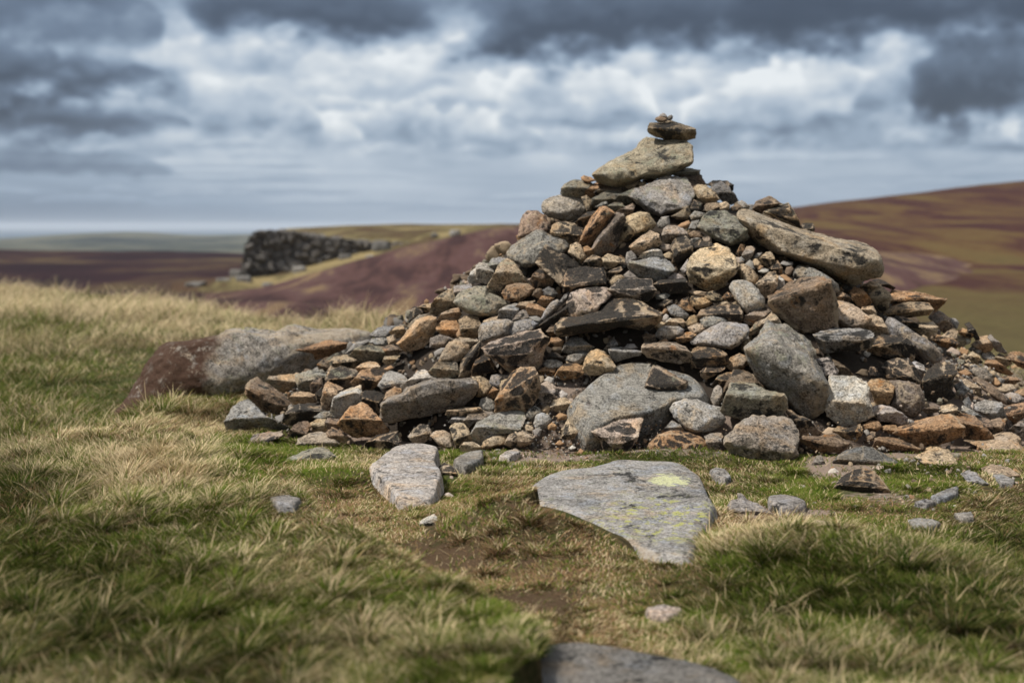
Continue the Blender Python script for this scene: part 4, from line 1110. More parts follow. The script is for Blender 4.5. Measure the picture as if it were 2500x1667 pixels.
def grass(name, N, r0, r1, half_deg, kindf, label):
    """blades scattered over the ground; kindf(x, y, u, v, s) -> keep probability, height, straw, brown, dark"""
    r = r0 * (r1 / r0) ** rng.random(N)
    a = np.where(rng.random(N) < .84, rng.uniform(-half_deg, half_deg, N), rng.uniform(half_deg, half_deg + 16, N) * np.sign(rng.random(N) - .5))
    a = np.radians(a)
    x = r * np.sin(a); y = r * np.cos(a)
    # tufts: pull a share of the blades towards nearby tuft centres
    cell = .10 + .016 * r
    cell = np.where(r > 8, .32, np.where(r > 5.5, .2, .14))
    cx = np.floor(x / cell); cy = np.floor(y / cell)
    jx = (_hash(cx.astype(np.int64), cy.astype(np.int64), np.zeros(N, np.int64), 5) * .5 + .5)
    jy = (_hash(cx.astype(np.int64), cy.astype(np.int64), np.ones(N, np.int64), 6) * .5 + .5)
    th_ = (_hash(cx.astype(np.int64), cy.astype(np.int64), np.full(N, 2, np.int64), 7) * .5 + .5)
    tx = (cx + .15 + .7 * jx) * cell; ty = (cy + .15 + .7 * jy) * cell
    tuft = rng.random(N) < .36 * th_
    pull = np.where(tuft, .35 + .5 * rng.random(N), 0)
    ox = x - tx; oy = y - ty
    x = x - ox * pull; y = y - oy * pull
    z = ground_z(x, y)
    u, v = project(np.stack([x, y, z], -1))
    s = -poly_dist(x, y, BANK)
    keep, ht, straw, brown, dark = kindf(x, y, u, v, s)
    ok = rng.random(N) < keep
    hz_ = heap_z(x, y)
    ok &= ~((hz_ > z + .05))
    for p in KEEP_OUT: ok &= ~inside(p, u, v)
    sel = np.nonzero(ok)[0]
    x, y, z, u, v, ht, straw, brown, dark, tuft, th_ = (q[sel] for q in (x, y, z, u, v, ht, straw, brown, dark, tuft, th_))
    ox, oy, r = ox[sel], oy[sel], r[sel]
    n = len(sel)
    h = ht * (.55 + .75 * rng.random(n)) * np.where(tuft, .95 + .45 * th_, .8)
    phi = 2.2 * np.pi * noise2(x, y, 1.1, 2, 57) + rng.normal(0, .9, n) + .6
    phi = np.where(tuft, np.arctan2(oy, ox) + rng.normal(0, .8, n), phi)
    lean = np.where(tuft, .3 + .7 * rng.random(n), .4 + 1.0 * rng.random(n)); curl = .2 + .7 * rng.random(n)
    wind = .20
    hx = np.cos(phi); hy = np.sin(phi)
    kind = rng.random(n)
    isb = kind < brown; iss = (~isb) & (kind < brown + (1 - brown) * straw)
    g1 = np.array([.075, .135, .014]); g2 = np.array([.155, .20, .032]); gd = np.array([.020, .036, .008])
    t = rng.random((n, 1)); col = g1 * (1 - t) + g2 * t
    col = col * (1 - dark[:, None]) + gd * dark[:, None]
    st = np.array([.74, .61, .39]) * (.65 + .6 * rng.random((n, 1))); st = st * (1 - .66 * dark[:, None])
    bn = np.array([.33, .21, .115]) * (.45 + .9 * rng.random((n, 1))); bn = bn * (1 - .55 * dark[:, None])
    col = np.where(iss[:, None], st, np.where(isb[:, None], bn, col))
    stem = rng.random(n) < .014
    h = np.where(stem & (ht > .02), h * 1.6, h); lean = np.where(stem, lean * .8, lean)
    col = np.where(stem[:, None], np.array([.62, .50, .30]) * (.75 + .5 * rng.random((n, 1))) * (1 - .4 * dark[:, None]), col); iss = iss | stem
    root = np.where((iss | isb)[:, None], col * .62 + np.array([.01, .010, .005]), col * .6)  # blades darkened at the root: self-shadow put into the colour
    tip = np.where((~(iss | isb))[:, None] & (rng.random((n, 1)) < .4), col * .6 + np.array([.15, .12, .05]), col * 1.05)
    lean = np.where(isb, lean + .5, lean)
    w = (.0008 + .0007 * rng.random(n)) * (1 + r * .11) * np.where(iss, .85, 1.0)
    S = [0, .38, .74, 1.0]; W = [1.0, .9, .55, 0]
    V = np.zeros((n, 7, 3), np.float32); C = np.ones((n, 7, 4), np.float32); k = 0
    nx, ny = -hy, hx
    tw = rng.uniform(-.7, .7, n); nx, ny = nx * np.cos(tw) - ny * np.sin(tw), nx * np.sin(tw) + ny * np.cos(tw)
    for q, (sq, wq) in enumerate(zip(S, W)):
        hor = h * (lean * sq * .75 + curl * sq * sq * .8)
        up = h * sq * (1 - .38 * curl * sq) / np.sqrt(1 + (lean * .6) ** 2)
        bx = x + hx * hor + wind * h * sq * sq * .6; by = y + hy * hor; bz = z - .004 + up
        cc = root + (tip - root) * sq
        if q < 3:
            V[:, k, 0] = bx - nx * w * wq; V[:, k, 1] = by - ny * w * wq; V[:, k, 2] = bz
            V[:, k + 1, 0] = bx + nx * w * wq; V[:, k + 1, 1] = by + ny * w * wq; V[:, k + 1, 2] = bz
            C[:, k, :3] = cc; C[:, k + 1, :3] = cc; k += 2
        else:
            V[:, 6, 0] = bx; V[:, 6, 1] = by; V[:, 6, 2] = bz; C[:, 6, :3] = cc
    tri = np.array([[0, 1, 3], [0, 3, 2], [2, 3, 5], [2, 5, 4], [4, 5, 6]], np.int32)
    F = (np.arange(n, dtype=np.int32)[:, None, None] * 7 + tri).reshape(-1, 3)
    ob = mesh_object(name, V.reshape(-1, 3), F, M_GRASS, origin=(0, 0, 0), attrs={'Col': ('FLOAT_COLOR', C.reshape(-1, 4))})
    ob['kind'] = 'stuff'; ob['label'] = label
    print(name, n)

m = bpy.data.materials.new('grass_blades'); m.use_nodes = True
nt = NT(m.node_tree); nt.n.clear()
o_ = nt.new('ShaderNodeOutputMaterial'); d1 = nt.new('ShaderNodeBsdfDiffuse'); d2 = nt.new('ShaderNodeBsdfTranslucent'); mx = nt.new('ShaderNodeMixShader')
ca = nt.attr('Col', out=0)
nt.l.new(ca, d1.inputs[0]); nt.l.new(ca, d2.inputs[0]); mx.inputs[0].default_value = .25
nt.l.new(d1.outputs[0], mx.inputs[1]); nt.l.new(d2.outputs[0], mx.inputs[2]); nt.l.new(mx.outputs[0], o_.inputs[0])
M_GRASS = m

DARKZ = [(2350, 1480, 330, 200, 1.0), (2450, 1330, 200, 120, .8), (1950, 1500, 260, 90, .75), (1640, 1440, 160, 60, .7), (100, 1520, 480, 220, 1.0), (500, 1640, 500, 120, .8), (0, 1250, 160, 300, .7), (2100, 1640, 500, 100, .7), (1250, 1600, 150, 40, .5)]  # vignette shade painted into the grass colour; the lower right is also dark-green growth
STRAWZ = [(350, 1130, 260, 70, .75), (150, 1180, 260, 60, .7), (640, 1220, 110, 30, .8), (900, 1560, 200, 90, .6), (700, 1450, 160, 60, .5), (1900, 1340, 160, 60, .7), (1800, 1310, 90, 40, .7), (620, 940, 70, 50, .7), (480, 1000, 150, 60, .6), (1250, 1560, 80, 50, .7), (560, 890, 60, 40, .6), (2250, 1400, 120, 60, .35)]
def near_kind(x, y, u, v, s):
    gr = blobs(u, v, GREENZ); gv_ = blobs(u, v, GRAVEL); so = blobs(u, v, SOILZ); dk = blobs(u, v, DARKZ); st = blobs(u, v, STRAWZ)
    n = noise2(x, y, 2.2, 3, 21); n2_ = noise2(x, y, 7.0, 2, 23)
    bank = sstep(-.04, .05, s) * sstep(1080, 1180, v + .12 * (560 - np.minimum(u, 560)))
    path = (1 - sstep(-.10, .0, s)) * sstep(1165, 1225, v) * (1 - sstep(1430, 1560, u + .5 * (1400 - v))) 
    right = sstep(1560, 1750, u) * sstep(1270, 1340, v)
    hump = np.exp(-(((u - 1240) / 230) ** 2 + ((v - 1300) / 110) ** 2))
    path = path * (1 - .6 * hump) * (1 - .6 * np.minimum(gr, 1))
    lf = sstep(900, 500, u) * sstep(1000, 1080, v)
    ht = .024 + .017 * bank + .014 * lf + .022 * right + .032 * st + .012 * n + .010 * n2_
    ht = np.where(gr > .5, np.maximum(ht * .9, .026), ht)
    ht = ht * (1 - .45 * sstep(.3, .7, so)) * (1 - .15 * hump) * (1 - .35 * path)
    ht = np.maximum(ht, .010)
    ht = ht * (1 - .7 * np.exp(-(((u - 430) / 180) ** 2 + ((v - 930) / 70) ** 4)))
    ht = ht + .09 * np.exp(-(((u - 575) / 60) ** 2 + ((v - 930) / 42) ** 2)) + .06 * np.exp(-(((u - 450) / 110) ** 2 + ((v - 995) / 28) ** 2)) + .05 * np.exp(-(((u - 330) / 90) ** 2 + ((v - 1010) / 40) ** 2))
    ht = ht * (1 - .7 * np.exp(-(((u - 1270) / 110) ** 2 + ((v - 1640) / 55) ** 2))) * (1 - .5 * np.exp(-(((u - 1790) / 110) ** 2 + ((v - 1665) / 40) ** 2)))
    ht = ht * (1 - .6 * np.exp(-(((u - 1640) / 110) ** 4 + ((v - 1430) / 50) ** 4)))
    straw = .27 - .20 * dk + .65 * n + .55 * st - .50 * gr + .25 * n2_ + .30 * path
    brown = .22 + .30 * so + .45 * hump + .30 * path - .15 * bank - .30 * gr + .40 * n2_ - .10 * right
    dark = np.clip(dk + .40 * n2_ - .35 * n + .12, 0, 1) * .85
    keep = 1 - .93 * sstep(.28, .60, gv_) * (1 - .6 * sstep(.5, .9, gr)) - .55 * sstep(.35, .8, so) * sstep(-.2, .3, n2_) - .35 * path * sstep(-.15, .3, n2_)
    keep = np.where(v < 900, keep * .9, keep)
    return np.clip(keep, .02, 1), ht, np.clip(straw, .03, .93), np.clip(brown, 0, .9), dark
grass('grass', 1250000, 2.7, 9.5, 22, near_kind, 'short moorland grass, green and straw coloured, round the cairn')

def thatch_kind(x, y, u, v, s):
    path = (1 - sstep(-.10, .0, s)) * sstep(1150, 1200, v) * (1 - sstep(1480, 1640, u + .5 * (1400 - v)))
    so = blobs(u, v, SOILZ); gv_ = blobs(u, v, GRAVEL); rim = sstep(1080, 1120, v) * sstep(1330, 1250, v) * sstep(1500, 1700, u)
    hump = np.exp(-(((u - 1250) / 240) ** 2 + ((v - 1290) / 110) ** 2))
    n2_ = noise2(x, y, 6.0, 3, 91)
    keep = np.clip(np.maximum(np.maximum(path, hump), .6 * rim) * (.95 - .85 * sstep(-.15, .2, n2_) * sstep(.2, .7, so)) - .8 * sstep(.4, .8, gv_), 0, 1)
    return keep, .020 + .014 * hump + .006 * n2_, np.clip(.26 + .4 * n2_, .03, .9), np.clip(.55 - .5 * n2_, .1, .9), np.clip(.1 + .3 * n2_, 0, .5)
grass('dry_grass', 420000, 3.6, 8.0, 22, thatch_kind, 'short trodden brown thatch on the worn ground before the cairn')

def far_kind(x, y, u, v, s):
    n = noise2(x, y, .55, 3, 31); n2_ = noise2(x, y, 2.0, 3, 33)
    far = sstep(930, 740, v)
    pale = sstep(-.25, .15, n + (far - .5) * .9)
    ht = .11 + .17 * pale * (.6 + .4 * far) + .03 * n2_
    straw = .22 + .66 * pale * (.45 + .55 * far) + .25 * n2_
    keep = .75 + .4 * n2_
    keep = np.where(x > 1.5, keep * .35, keep)
    ht = ht * (1 - .8 * np.exp(-(((u - 560) / 360) ** 4 + ((v - 920) / 110) ** 4)))
    dark = np.clip(.32 - .4 * far - .5 * n + .4 * n2_, 0, .8)
    return np.clip(keep, .1, 1), ht, np.clip(straw, .05, .96), np.clip(.06 + .10 * n2_, 0, .3), dark
grass('straw_grass', 380000, 8.5, 40, 23, far_kind, 'tall pale bent grass on the moor edge behind the cairn')

# ------------------------------------------------------------------ far country: sheets of terrain set at their own distances
def sheet(name, pxs, rows, mat, nu=240, nsub=10, amp=.0, nsc=.02, seed=0, label=None):
    """rows: (distance, [photograph height at each pxs]); heights become real z at that distance"""
    us = np.linspace(pxs[0], pxs[-1], nu); D = []; PY = []
    for k in range(len(rows) - 1):
        for q in range(nsub):
            t = q / nsub
            D.append(rows[k][0] * (rows[k + 1][0] / rows[k][0]) ** t)
            a = np.interp(us, pxs, rows[k][1]); b_ = np.interp(us, pxs, rows[k + 1][1]); s = t * t * (3 - 2 * t)
            PY.append(a * (1 - s) + b_ * s)
    D.append(rows[-1][0]); PY.append(np.interp(us, pxs, rows[-1][1]))
    PY = np.array(PY); D = np.array(D)[:, None] * np.ones_like(PY)
    ker = np.hanning(13); ker /= ker.sum()
    PY = np.array([np.convolve(np.pad(p, 6, 'edge'), ker, 'valid') for p in PY])
    U = np.ones_like(PY) * us
    d = ray(U, PY); hor = np.hypot(d[..., 0], d[..., 1])
    t = D / hor
    P = CAM + d * t[..., None]
    P[..., 2] += amp * noise2(P[..., 0], P[..., 1], nsc, 4, seed)
    i = np.arange(PY.size).reshape(PY.shape)
    F = np.stack([i[:-1, :-1], i[:-1, 1:], i[1:, 1:], i[1:, :-1]], -1).reshape(-1, 4)
    ob = mesh_object(name, P.reshape(-1, 3), F, mat, origin=(0, 0, 0), attrs={'low': ('FLOAT', np.clip((PY.ravel() - 600) / 220, 0, 1))}); ob['kind'] = 'structure'
    return ob

def moor_material(name, cols, sx, sy, sc, seed, green=None):
    """bands of heather, bracken and bent; cols = list of (threshold, colour)"""
    m, nt, b, o_ = material(name)
    tc = nt.new('ShaderNodeTexCoord').outputs['Object']
    P = nt.vmath('ADD', nt.vmath('MULTIPLY', tc, (sx, sy, 1.0)), (seed * 3.1, seed * 1.7, 0))
    n = nt.noise(P, sc, 6, .6, .4); f = nt.noise(P, sc * 9, 4, .7)
    val = nt.math('ADD', n, nt.math('MULTIPLY', nt.math('SUBTRACT', f, .5), .22))
    c = cols[0][1]
    for (t0, cc) in cols[1:]: c = nt.mix(nt.ramp(val, t0 - .07, t0 + .07), c, cc)
    if green: c = nt.mix(nt.math('MULTIPLY', nt.ramp(nt.math('ADD', nt.attr('low'), nt.math('MULTIPLY', nt.math('SUBTRACT', n, .5), 1.8)), .15, 1.0), .9), c, green)
    f2 = nt.noise(tc, 1.3, 5, .7)
    tone = nt.math('ADD', .45, nt.math('MULTIPLY', f2, 1.1))
    c = nt.mix(1.0, c, nt.new('ShaderNodeCombineColor', inputs={0: tone, 1: tone, 2: tone}).outputs[0], 'MULTIPLY')
    nt.set(b, 'Base Color', c); b.inputs['Roughness'].default_value = 1; b.inputs['Specular IOR Level'].default_value = .05
    return m

M_HEATH = moor_material('heather_slope', [(0, (.042, .024, .025)), (.45, (.085, .047, .042)), (.52, (.07, .040, .046)), (.58, (.16, .11, .065))], 1.0, .16, .30, 1)
M_RHILL = moor_material('bracken_and_heather', [(0, (.045, .020, .020)), (.44, (.062, .031, .023)), (.52, (.088, .054, .026)), (.60, (.10, .068, .030))], 1.0, .12, .17, 2, (.082, .070, .031))
M_PLAT = moor_material('bent_grass_plateau', [(0, (.07, .045, .03)), (.47, (.10, .085, .042)), (.56, (.22, .175, .09))], 1, .6, .16, 3)
M_DARK = moor_material('dark_heather_moor', [(0, (.020, .012, .016)), (.48, (.034, .018, .021)), (.57, (.09, .066, .036))], .7, .4, .03, 4)
M_FAR = moor_material('far_farmland', [(0, (.008, .014, .013)), (.44, (.035, .042, .03)), (.53, (.17, .16, .11)), (.57, (.014, .025, .018)), (.63, (.08, .09, .06))], .5, .35, .006, 5)

PX = [500, 640, 700, 850, 1000, 1180, 1250, 1600, 2600]
sheet('heather_slope', PX, [
    (38, [900, 900, 890, 900, 920, 950, 960, 1000, 1100]),
    (62, [740, 730, 730, 745, 770, 800, 815, 860, 980]),
    (105, [722, 706, 690, 645, 602, 560, 556, 556, 720]),
    (150, [760, 750, 740, 720, 690, 620, 600, 580, 640]),
    (240, [900, 890, 880, 860, 830, 780, 760, 700, 680])], M_HEATH, amp=.35, nsc=.09, seed=41)
sheet('moorland_hillside', [1300, 1500, 1750, 1950, 2200, 2500, 3000, 3600], [
    (26, [1100, 1090, 1080, 1060, 1040, 1020, 1000, 1000]),
    (48, [960, 960, 940, 900, 870, 850, 830, 820]),
    (110, [700, 700, 700, 690, 680, 660, 640, 620]),
    (190, [590, 585, 580, 575, 560, 540, 500, 480]),
    (330, [552, 545, 528, 505, 475, 441, 395, 350]),
    (430, [640, 640, 640, 640, 620, 600, 560, 500])], M_RHILL, amp=.5, nsc=.06, seed=43)
PLAT_PX = [420, 540, 585, 610, 650, 700, 850, 1000, 1180, 1250, 1600]
PLAT = [
    (118, [728, 716, 714, 718, 720, 715, 690, 650, 600, 590, 600]),
    (127, [690, 680, 676, 682, 680, 672, 640, 605, 562, 556, 560]),
    (140, [735, 715, 690, 625, 605, 600, 580, 565, 556, 554, 556]),
    (170, [760, 740, 700, 580, 568, 564, 556, 552, 550, 549, 550]),
    (215, [780, 760, 720, 590, 566, 558, 550, 547, 547, 547, 548]),
    (300, [900, 900, 900, 800, 760, 740, 720, 700, 690, 690, 690])]
sheet('moor_plateau', PLAT_PX, PLAT, M_PLAT, nu=400, amp=.15, nsc=.12, seed=45)
sheet('dark_moor', [-900, -300, 0, 150, 300, 450, 600, 750, 900], [
    (70, [860, 850, 840, 830, 820, 815, 810, 800, 800]),
    (130, [740, 735, 725, 715, 705, 700, 700, 710, 720]),
    (260, [650, 648, 645, 645, 642, 640, 640, 650, 660]),
    (420, [606, 607, 609, 611, 613, 617, 624, 632, 640]),
    (560, [680, 680, 680, 680, 680, 680, 680, 690, 690])], M_DARK, amp=1.0, nsc=.03, seed=47)
sheet('far_hills', [-1500, -400, 0, 90, 200, 330, 420, 500, 620, 760, 1200, 2600], [
    (1500, [660, 655, 650, 650, 650, 650, 650, 650, 650, 650, 650, 650]),
    (2400, [600, 600, 598, 596, 597, 600, 598, 597, 594, 594, 596, 596]),
    (3300, [585, 586, 584, 577, 569, 566, 572, 576, 571, 573, 580, 580]),
    (4200, [640, 640, 640, 640, 640, 640, 640, 640, 640, 640, 640, 640])], M_FAR, nu=300, amp=3, nsc=.004, seed=49)
m, nt, b, o_ = material('sea_water')
nt.set(b, 'Base Color', (.035, .075, .12, 1)); b.inputs['Roughness'].default_value = .7; b.inputs['Specular IOR Level'].default_value = .05
V, F = grid(30, 60, lambda u, v: np.stack([-12500 + 25000 * u, 300 + 29000 * v, np.full_like(u, -46.0)], -1))
ob = mesh_object('sea', V, F, m, origin=(0, 0, 0)); ob['kind'] = 'structure'

# ------------------------------------------------------------------ the crag and its fallen blocks
def block_at(px, py0, py1, w, dist, depth, seed, pw=18):
    d = ray(px, (py0 + py1) / 2); t = dist / d[1]; c = CAM + d * t
    W = w / FPX * dist; H = abs(py1 - py0) / FPX * dist
    r = np.random.default_rng(seed)
    pts = []
    for sx in (-1, 1):
        for sy in (-1, 1):
            for sz in (-1, 1):
                pts.append([sx * W / 2 * r.uniform(.6, 1.05), sy * depth / 2 * r.uniform(.8, 1.05), sz * H / 2 * r.uniform(.88, 1.03)])
    V, F, e = shape(np.array(pts), None, pw, 5, seed, 1.0)
    V = V + .22 * np.stack([fbm(V * .55 + seed, 4, 1), fbm(V * .55 + seed, 4, 2), fbm(V * .55 + seed, 4, 3)], -1) * min(W, 2.0)
    # open joints: horizontal bedding grooves
    V[:, 2] += .03 * H * np.round(fbm(np.c_[V[:, 2:] * 1.6, V[:, :2] * .5], 2, 8) * 3) / 3
    return V + c, F, e
top = lambda x: np.interp(x, [590, 600, 622, 680, 760, 820, 900, 970, 1040], [640, 590, 566, 561, 571, 580, 588, 592, 598])
bot = lambda x: np.interp(x, [590, 640, 700, 760, 850, 900, 970, 1040], [705, 700, 692, 682, 658, 638, 622, 612])
def crag_face(u, v):
    """a jointed cliff: v runs from the back of the top, over the brow and down the face"""
    px = 588 + 440 * u; D = 126.5 + 6 * u
    X_ = (px - 1250) / FPX * D
    zt = CAMH + (HORIZON - top(px)) / FPX * D; zb = CAMH + (HORIZON - bot(px)) / FPX * D
    r = np.random.default_rng(11); n = 330
    s = np.clip((v - .22) / .78, 0, 1)
    Z_ = zt + (zb - zt) * s - .25 * np.clip(.22 - v, 0, 1) / .22 * 0
    Y_ = D + 4.5 * np.clip(.22 - v, 0, 1) / .22 - .5 * s
    qx = X_ + .5 * noise2(X_, Z_, .8, 3, 61); qz = Z_ + .35 * noise2(X_, Z_, .9, 3, 62) + .3 * (Y_ - D)
    x0, x1 = X_.min(), X_.max(); cx = r.uniform(x0, x1, n); cz = r.uniform(-7, 2.5, n); off = r.uniform(-.45, .4, n); tl = r.uniform(-.35, .35, n)
    f1 = np.full(u.shape, 1e9); f2 = f1.copy(); k1 = np.zeros(u.shape, int)
    for k in range(n):
        dd = np.hypot((qx - cx[k]) * .95, (qz - cz[k]) * 1.1)
        m_ = dd < f1
        f2 = np.where(m_, f1, np.minimum(f2, dd)); k1 = np.where(m_, k, k1); f1 = np.where(m_, dd, f1)
    crack = .5 * np.exp(-((f2 - f1) / .10) ** 2)
    face = sstep(.10, .26, v)
    d_ = face * (off[k1] + tl[k1] * (X_ - cx[k1]) - 1.1 * crack * 1.0)
    Y_ = Y_ - d_ + .12 * noise2(X_ + Y_, Z_, 2.5, 4, 66)
    Z_ = Z_ + (1 - .7 * s) * (.30 * off[k1] - .35 * crack) * (1 - .0 * v) + .10 * noise2(X_, Z_ + Y_, 2.0, 3, 67)
    return np.stack([X_, Y_, Z_], -1)
V, F = grid(420, 120, crag_face)
ob = mesh_object('crag', V, F, M_STONE)
ob.color = (.19, .18, .17, 1); ob['crust'] = .5; ob['lichen'] = .2; ob['rust'] = .12
ob['label'] = 'dark gritstone crag standing out from the moor edge in the distance'; ob['category'] = 'crag'
BL = [(655, 700, 30, 26, .9, 'pale block fallen under the crag, nearest its dark cleft'), (730, 660, 34, 24, 1.3, 'pale boulder lying below the middle of the crag'), (480, 700, 60, 30, .8, 'low grey boulder in straw grass farthest down the slope from the crag'),
      (545, 688, 40, 22, .9, 'grey boulder on the slope between the crag foot and the lowest boulder'), (600, 690, 36, 28, .9, 'grey block at the foot of the outer end of the crag'), (575, 672, 34, 24, .8, 'dark block on the slope just outside the crag end'),
      (845, 628, 40, 20, .7, 'dark boulder set in pale grass beyond the crag'), (903, 632, 24, 14, 1.2, 'small pale boulder at the heather edge below the crag'), (1108, 571, 30, 14, 1.2, 'pale boulder on the skyline pasture nearest the cairn'), (930, 604, 60, 22, .6, 'dark rock band above the heather slope'),
      (1060, 574, 24, 10, .9, 'small grey boulder on the skyline pasture farther from the cairn')]
for q, (a, b_, w, h, tone, lab) in enumerate(BL):
    dd_ = 210.0
    for d0 in np.arange(118.2, 210, .4):          # where the plateau's surface passes behind the block's foot
        k_ = max(j for j in range(len(PLAT)) if PLAT[j][0] <= d0); t_ = math.log(d0 / PLAT[k_][0]) / math.log(PLAT[k_ + 1][0] / PLAT[k_][0]); t_ = t_ * t_ * (3 - 2 * t_)
        if np.interp(a, PLAT_PX, PLAT[k_][1]) * (1 - t_) + np.interp(a, PLAT_PX, PLAT[k_ + 1][1]) * t_ <= b_ + h * .42: dd_ = d0; break
    V, F, e = block_at(a, b_ - h / 2, b_ + h / 2, w, dd_, w * .03, 700 + q, 5)
    ob = mesh_object('boulder', V, F, M_STONE, attrs={'edge': ('FLOAT', e)})
    ob.color = (.20 * tone, .195 * tone, .185 * tone, 1); ob['crust'] = .3; ob['lichen'] = .2; ob['rust'] = .05
    ob['label'] = lab; ob['category'] = 'boulder'; ob['group'] = 'boulders below the crag'

# ------------------------------------------------------------------ sky, sun, air
W = bpy.data.worlds.new('World'); SC.world = W; W.use_nodes = True
nt = NT(W.node_tree); nt.n.clear()
SUN_EL, SUN_AZ = math.radians(56), math.radians(242)      # azimuth clockwise from +Y: high over the camera's left shoulder
wo = nt.new('ShaderNodeOutputWorld'); bg = nt.new('ShaderNodeBackground'); nt.l.new(bg.outputs[0], wo.inputs[0])
sk = nt.new('ShaderNodeTexSky', sky_type='NISHITA'); sk.sun_disc = False; sk.sun_elevation = SUN_EL; sk.sun_rotation = SUN_AZ
g = nt.new('ShaderNodeTexCoord').outputs['Generated']
sx = nt.new('ShaderNodeSeparateXYZ'); nt.l.new(g, sx.inputs[0])
az = nt.math('ARCTAN2', sx.outputs[0], sx.outputs[1]); el = nt.math('ARCSINE', sx.outputs[2])
AZM, ELM = .85, .42                 # half width and height of the painted part of the cloud deck, in radians of azimuth and elevation
def paint_clouds(nx=1700, ny=420):
    """brightness of a broken cloud deck over azimuth and elevation: flat dark bases, domed bright tops, smaller towards the horizon"""
    A_, E_ = np.meshgrid(np.linspace(-AZM, AZM, nx), np.linspace(0, ELM, ny))
    x = 1250 + FPX * np.tan(A_ * .98); y = HORIZON - FPX * E_ * 1.02
    q = lambda sx_, sy_, o, s: fbm(np.stack([x / sx_, y / sy_, np.zeros_like(x) + s * 1.7], -1), o, s)
    n1 = q(170, 95, 4, 71); n2 = q(60, 38, 4, 73); n3 = q(420, 160, 3, 75); n4 = q(230, 34, 4, 79)
    bil = 1 - 2.2 * np.abs(q(110, 75, 4, 77))
    L = np.interp(y, [-1500, 0, 250, 380, 470, 552], [.66, .76, .80, .72, .66, .60]) - .17 * sstep(1000, -100, x) * sstep(380, 540, y)
    L = L + .11 * n4 * sstep(550, 430, y) + .12 * n3
    r = np.random.default_rng(5); C = []
    for k in range(70):
        by = r.uniform(385, 515); w = r.uniform(50, 260); C.append((r.uniform(-700, 3300), by, w, r.uniform(10, 26), r.uniform(.68, .84), r.uniform(.50, .60), r.uniform(.3, .65)))
    for k in range(80):
        by = r.uniform(240, 390); w = r.uniform(80, 280); C.append((r.uniform(-900, 3500), by, w, w * r.uniform(.22, .45), r.uniform(.82, 1.0), r.uniform(.46, .60), r.uniform(.45, .8)))
    C.sort(key=lambda c_: -c_[1])
    for k in range(50):
        by = r.uniform(-700, -20); w = r.uniform(200, 700); C.append((r.uniform(-1500, 4000), by, w, w * r.uniform(.25, .5), r.uniform(.5, .85), r.uniform(.2, .5), .8))
    C += [(2160, 365, 300, 75, .80, .47, .8), (1040, 345, 270, 95, .86, .50, .85), (1700, 345, 170, 100, .90, .52, .8), (775, 352, 120, 75, .95, .60, .85), (545, 315, 250, 120, .78, .42, .85),
          (1400, 305, 200, 150, 1.0, .44, .92), (1310, 255, 95, 90, .97, .66, .8), (1470, 235, 90, 80, .95, .7, .7), (1930, 318, 270, 165, 0.97, .42, .95), (1980, 235, 130, 90, 0.95, .70, .8), (300, 305, 200, 70, .66, .36, .8),
          (1000, 195, 170, 75, .96, .74, .85), (800, 190, 70, 60, .98, .8, .75), (620, 180, 270, 90, .86, .62, .6), (1180, 160, 220, 70, .92, .76, .7), (2290, 270, 230, 120, .62, .32, .8), (300, 475, 60, 20, .70, .58, .8), (530, 483, 130, 18, .70, .58, .8),
          (60, 425, 380, 70, .48, .32, .6), (20, 335, 400, 85, .46, .16, .85), (70, 245, 430, 140, .46, .10, .92), (2480, 262, 300, 220, .44, .14, .92), (150, 95, 300, 150, .58, .30, .75),
          (800, 72, 300, 130, .44, .17, .95), (1640, 105, 540, 210, .44, .13, .97), (2350, 85, 330, 170, .40, .15, .9), (1250, 45, 1700, 150, .52, .30, .55), (2000, 60, 260, 120, .36, .18, .8)]
    for k, (cx, by, w, H, tb, bb, op) in enumerate(C):
        dk = bb < .2
        dx = (x - cx) / w + (.30 * np.roll(n3, (k * 97) % nx, 1) + .22 * np.roll(n1, (k * 61) % nx, 1)) * (1.0 if dk else .35)
        m_ = np.abs(dx) < 1.15
        if not m_.any(): continue
        sh = (k * 97) % nx
        na = np.roll(n1, sh, 1); nb = np.roll(n2, sh, 1); bl = np.roll(bil, sh, 1)
        dome = np.sqrt(np.clip(1 - (dx + .10 * na) ** 2, 0, 1))
        top_ = H * dome * (.78 + .55 * np.clip(bl, -1, 1) * .5 + .35 * na)
        base = by + H * (.16 * na + .10 * nb)
        t = (base - y) / np.maximum(top_, H * .12)
        soft = max(H * (.55 if dk else .18), 5)
        m_up = sstep(-soft * .6, soft * .6, (top_ - (base - y)) + H * .10 * nb)
        m_dn = sstep(-H * (.42 if dk else .30), H * (.34 if dk else .16), base - y + H * (.30 if dk else .12) * na + H * (.14 * nb if dk else 0))
        mk = m_up * m_dn * sstep(0, .75 if dk else .30, dome) * op
        tt = np.clip(t, 0, 1)
        sh_ = bb + (tb - bb) * tt ** .85 + (.16 * np.clip(bl, -1, 1) + .14 * nb + .12 * na) * (tb - bb + .12) * (.4 + .6 * tt)
        L = L * (1 - mk) + sh_ * mk
    L = L + (.10 * np.clip(bil, -1, 1) + .10 * n2 + .10 * n1) * sstep(440, 330, y) * sstep(.35, .6, L)
    L = (L - .60) * 1.16 + .585
    L = L * .97 * (1 - .16 * sstep(110, 0, y) * sstep(-400, -100, y))
    L = L * (1 - .16 * sstep(500, -100, x)) * (1 - .10 * sstep(2250, 2600, x))
    ker = np.hanning(7); ker /= ker.sum()
    L = np.apply_along_axis(lambda v: np.convolve(np.pad(v, 3, 'edge'), ker, 'valid'), 1, L)
    L = np.apply_along_axis(lambda v: np.convolve(np.pad(v, 1, 'edge'), [.25, .5, .25], 'valid'), 0, L)
    return L
L_ = paint_clouds()
